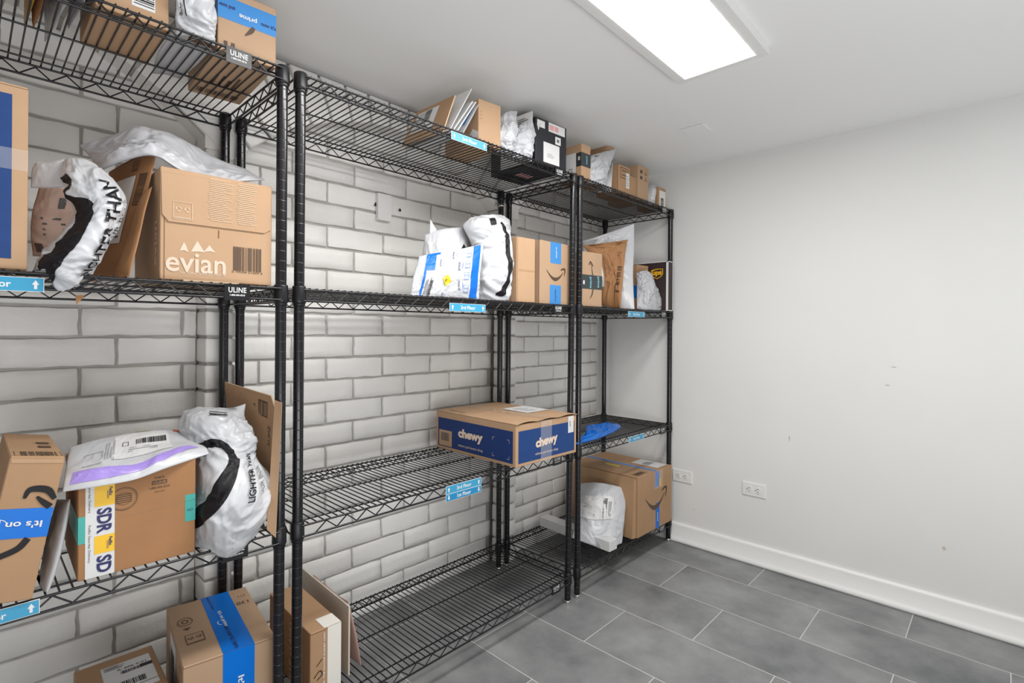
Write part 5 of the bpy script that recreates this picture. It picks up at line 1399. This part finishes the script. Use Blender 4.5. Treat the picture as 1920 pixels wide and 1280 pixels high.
p.poly([(cx + a_ * sw * 1.25, cy + c_ * sw * .85) for a_, c_ in sh], 'ups_gold')
p.mb.f[-1].reverse()
sh2 = [(-.88, .55), (-.4, .80), (.2, .92), (.88, .92), (.88, -.15), (.75, -.5), (.4, -.82), (0, -1.08), (-.4, -.82), (-.75, -.5), (-.88, -.15)]
p.poly([(cx + a_ * sw * 1.25, cy + c_ * sw * .85) for a_, c_ in sh2], 'ups_brown', .0005)
p.mb.f[-1].reverse()
p.text('ups', cx, cy - .002, h=sw * 1.0, w=sw * 2.0, m='ups_gold', bold=.04, lift=.0011)
p.build('shield_logo', t, label='gold shield logo')
# small carton with blue tape in front of it
xs = P(1190, 540, Y=1.46).x
t, fn, (L, D, H) = carton('cardboard_box', 'small brown carton with blue tape half hidden behind the crumpled pale mailer', Vector((2.46, 1.42, Z2 + .0005)), Vector((2.558, 1.41, Z2 + .0005)), P(1200, 497, Y=1.42).z - Z2, .12, 'kraft')
p = Print(fn['F']); p.quad(0, H * .28, L, H * .55, 'tape_blue'); p.build('packing_tape', t, label='blue packing tape')
p = Print(fn['L']); p.quad(D * .3, H * .28, D, H * .55, 'tape_blue'); p.build('packing_tape', t, label='blue packing tape')
rows = [[(1194, 578, 1.38), (1212, 583, 1.345), (1230, 583, 1.335), (1244, 580, 1.36)], [(1194, 555, 1.39), (1212, 552, 1.35), (1226, 552, 1.345), (1240, 558, 1.37)], [(1194, 530, 1.40), (1210, 525, 1.36), (1220, 525, 1.36), (1227, 530, 1.38)], [(1193, 512, 1.41), (1203, 508, 1.38), (1213, 508, 1.38), (1221, 515, 1.39)]]
bg = Bag(net(rows), .012, .006, 16, 83, 50, 56, p=3)
bg.make('poly_mailer', 'small crumpled pale grey mailer in front of the gold shield carton', m='poly_grey', mb='poly_grey')

# ================================================================== far rack, third shelf
rows = [[(1072, 838, 1.33), (1100, 832, 1.345), (1128, 822, 1.36), (1155, 806, 1.40)], [(1074, 820, 1.42), (1100, 815, 1.42), (1130, 808, 1.42), (1162, 799, 1.44)], [(1078, 800, 1.55), (1100, 798, 1.54), (1130, 796, 1.53), (1160, 795, 1.50)]]
bgn = []
zz = Z3 + .020
for r in [[(1094, 842), (1100, 834), (1128, 823), (1156, 806)], [(1096, 820), (1104, 814), (1132, 808), (1164, 800)], [(1098, 802), (1104, 799), (1130, 796), (1158, 794)]]:
    bgn.append([P(a_, c_, Z=zz) for a_, c_ in r])
for k, q in enumerate(bgn[0]): q.y = max(q.y, 1.325)
bg = Bag(bgn, .017, .0062, 14, 91, 56, 40, p=2.6)
t = bg.make('poly_mailer', 'glossy bright blue plastic mailer lying on the third shelf of the far rack', m='poly_blue', mb='poly_blue')
p = bg.printer(.0014, metric=False); p.poly([(.12, .55), (.22, .50), (.20, .66), (.12, .72)], 'paper'); p.build('label', t, label='white label')

# ================================================================== far rack, bottom shelf
A = Vector((2.283, 1.306, Z4 + .0008)); Bc = Vector((2.6285, 1.301, Z4 + .0008))
t, fn, (L, D, H) = carton('cardboard_box', 'large brown carton with black smiling arrow and blue tape, far rack bottom shelf', A, Bc, .300, .43, 'kraft')
p = Print(fn['T'], .0006); p.quad(L * .46, 0, L * .54, D, 'tape_blue_light', ny=4); p.quad(L * .44, D * .0, L * .56, D, 'clear_tape', .0004); p.quad(L * .485, 0, L * .515, D, 'tape_blue', .0006); p.build('packing_tape', t, label='blue packing tape')
p = Print(fn['T'], .0008); p.quad(L * .66, D * .05, L * .97, D * .42, 'paper'); p.bars(L * .72, D * .2, L * .88, D * .3, 'ink_grey'); p.build('shipping_label', t)
p = Print(fn['T'], .0008); p.frame(L * .05, D * .03, L * .34, D * .12, .001, 'ink_brown'); p.bars(L * .07, D * .04, L * .30, D * .11, 'ink_brown', seed=4, dens=12); p.quad(L * .30, D * .42, L * .36, D * .62, 'yellow_soft'); p.build('print', t)
p = Print(fn['F'], .0006); p.quad(L * .49, H * .72, L * .60, H * .985, 'tape_blue'); p.quad(L * .46, H * .69, L * .72, H * .99, 'clear_tape', .0004); p.quad(L * .51, 0, L * .62, H * .44, 'tape_blue'); p.quad(L * .615, H * .71, L * .655, H * .84, 'yellow', .0006); p.build('packing_tape', t, label='blue packing tape')
p = Print(fn['F'], .0012); p.text('prime', L * .565, H * .20, h=.014, w=.045, ang=pi / 2, m='ink_white', bold=.02); p.build('tape_lettering', t)
p = Print(fn['F'], .0004); p.smile(L * .53, H * .52, L * .64, m='ink_brown', thick=1.0); p.build('arrow_logo', t)
# side flap standing slightly open on the left
b = MB(); fl_w = D * .88
b.add([(-.004, .008, 0), (-.030, .016, 0), (-.004, fl_w, 0), (-.004, .008, H - .01), (-.020, .016, H - .006), (-.004, fl_w, H - .01)], [(0, 1, 4, 3)], 'kraft')
b.add([(-.030, .012, .002), (-.0015, .40, .002), (-.0015, .40, H - .004), (-.016, .012, H - .004), (-.033, .012, .002), (-.0045, .40, .002), (-.0045, .40, H - .004), (-.019, .012, H - .004)], [(0, 3, 2, 1), (4, 5, 6, 7), (0, 4, 7, 3), (2, 6, 5, 1), (3, 7, 6, 2), (0, 1, 5, 4)], 'kraft')
b.build('side_flap', t, label='side flap standing slightly open')

rows = [[(1074, 1008, 1.50), (1105, 1020, 1.42), (1140, 1030, 1.355), (1164, 1031, 1.335)], [(1078, 975, 1.53), (1108, 985, 1.44), (1140, 985, 1.375), (1170, 980, 1.345)], [(1084, 938, 1.56), (1112, 940, 1.46), (1142, 940, 1.40), (1173, 945, 1.36)], [(1090, 906, 1.60), (1115, 904, 1.50), (1145, 908, 1.43), (1168, 914, 1.385)]]
bg = Bag(net(rows), .013, .004, 9, 95, 56, 56, p=4)
t = bg.make('poly_mailer', 'plump white mailer with small white label leaning on the large carton, bottom shelf', m='poly_white')
p = bg.printer(.0030, metric=False); p.quad(.10, .42, .74, .74, 'paper', nx=24, ny=20); p.bars(.54, .44, .62, .70, 'ink', False, .0008, seed=5); p.fine(.15, .46, .45, .70, 5, 'ink_grey', lift=.0008); p.fine(.64, .45, .70, .70, 2, 'ink_soft', lift=.0008, vertical=True)
p.build('shipping_label', t)
# long white narrow carton lying crosswise
q1 = Vector((2.010, 1.322, Z4)); q2 = Vector((2.072, 1.322, Z4))
FRp = P(1147, 1037, Z=Z4); BKp = P(1008, 984, Z=Z4)
dirv = Vector((BKp.x - FRp.x, BKp.y - FRp.y, 0)); Dl = min(dirv.length, .44); dirv.normalize()
side = Vector((dirv.y, -dirv.x, 0))
A = Vector((FRp.x, FRp.y + .012, Z4 + .0005)); Bc = A + side * .060
t, fn, (L, D, H) = carton('cardboard_box', 'long low white carton lying across the bottom shelf in front of the plump mailer', A, Bc, .048, Dl, 'paper', mats={'E': 'paper'})
p = Print(fn['L']); p.quad(D * .48, H * .3, D * .62, H * 1.0, 'paper_warm'); p.fine(D * .49, H * .35, D * .6, H * .95, 5, 'ink_soft'); p.build('label', t)


# ------------------------------------------------------------------ soft parcels settle on the shelves and against their neighbours
bpy.context.view_layer.update()
CARTONS = []
for o in list(SC.objects):
    if o.name.split('.')[0] == 'carton_body':
        mn = Vector(o.bound_box[0]); mx = Vector(o.bound_box[6])
        CARTONS.append((o.matrix_world.copy(), o.matrix_world.inverted(), mn, mx, o.matrix_world @ ((mn + mx) / 2), (mx - mn).length / 2))
POSTS = [(0.5479, 0), (0.5945, 0), (1.7595, 0), (1.816, 0), (2.6516, 0), (0.5479, DEP), (0.5945, DEP), (1.7595, DEP), (1.816, DEP), (2.6516, DEP)]
for o in list(SC.objects):
    if o.type != 'MESH' or o.parent is None or o.parent.parent is not None: continue
    par = o.parent
    if not any(c.name.split('.')[0] == 'mailer_body' for c in par.children): continue
    body = o.name.split('.')[0] == 'mailer_body'
    mg = .0008 if body else .0028
    base = par.matrix_world.translation
    lvl = min(LEVELS, key=lambda z: abs(z - base.z))
    near = [c for c in CARTONS if (c[4] - base).length < c[5] + .55]
    for v in o.data.vertices:
        p = v.co + base
        for MW, MI, mn, mx, cc, rr in near:
            if (p - cc).length > rr + .01: continue
            q = MI @ p
            dd = [(q.x - mn.x + mg, 0, -1), (mx.x - q.x + mg, 0, 1), (q.y - mn.y + mg, 1, -1), (mx.y - q.y + mg, 1, 1), (mx.z - q.z + mg, 2, 1)]
            if q.z < mn.z - mg or min(d[0] for d in dd) <= 0: continue
            d, ax, sg = min(dd)
            if d < .045:
                q[ax] += sg * d; p = MW @ q
        for (x, dy) in POSTS:
            ex = p.x - x; ey = p.y - (YF + dy); r = math.hypot(ex, ey); R_ = .0185 if (lvl - .05 < p.z < lvl + .012) else .0142
            if r < R_ + mg and r > 1e-6: p = Vector((x + ex / r * (R_ + mg), YF + dy + ey / r * (R_ + mg), p.z))
        if lvl - .06 < p.z < lvl + mg and p.y > YF - RO - .0075 and p.y < YF + DEP + RO + .006: p.z = lvl + mg
        v.co = p - base
    o.data.update()
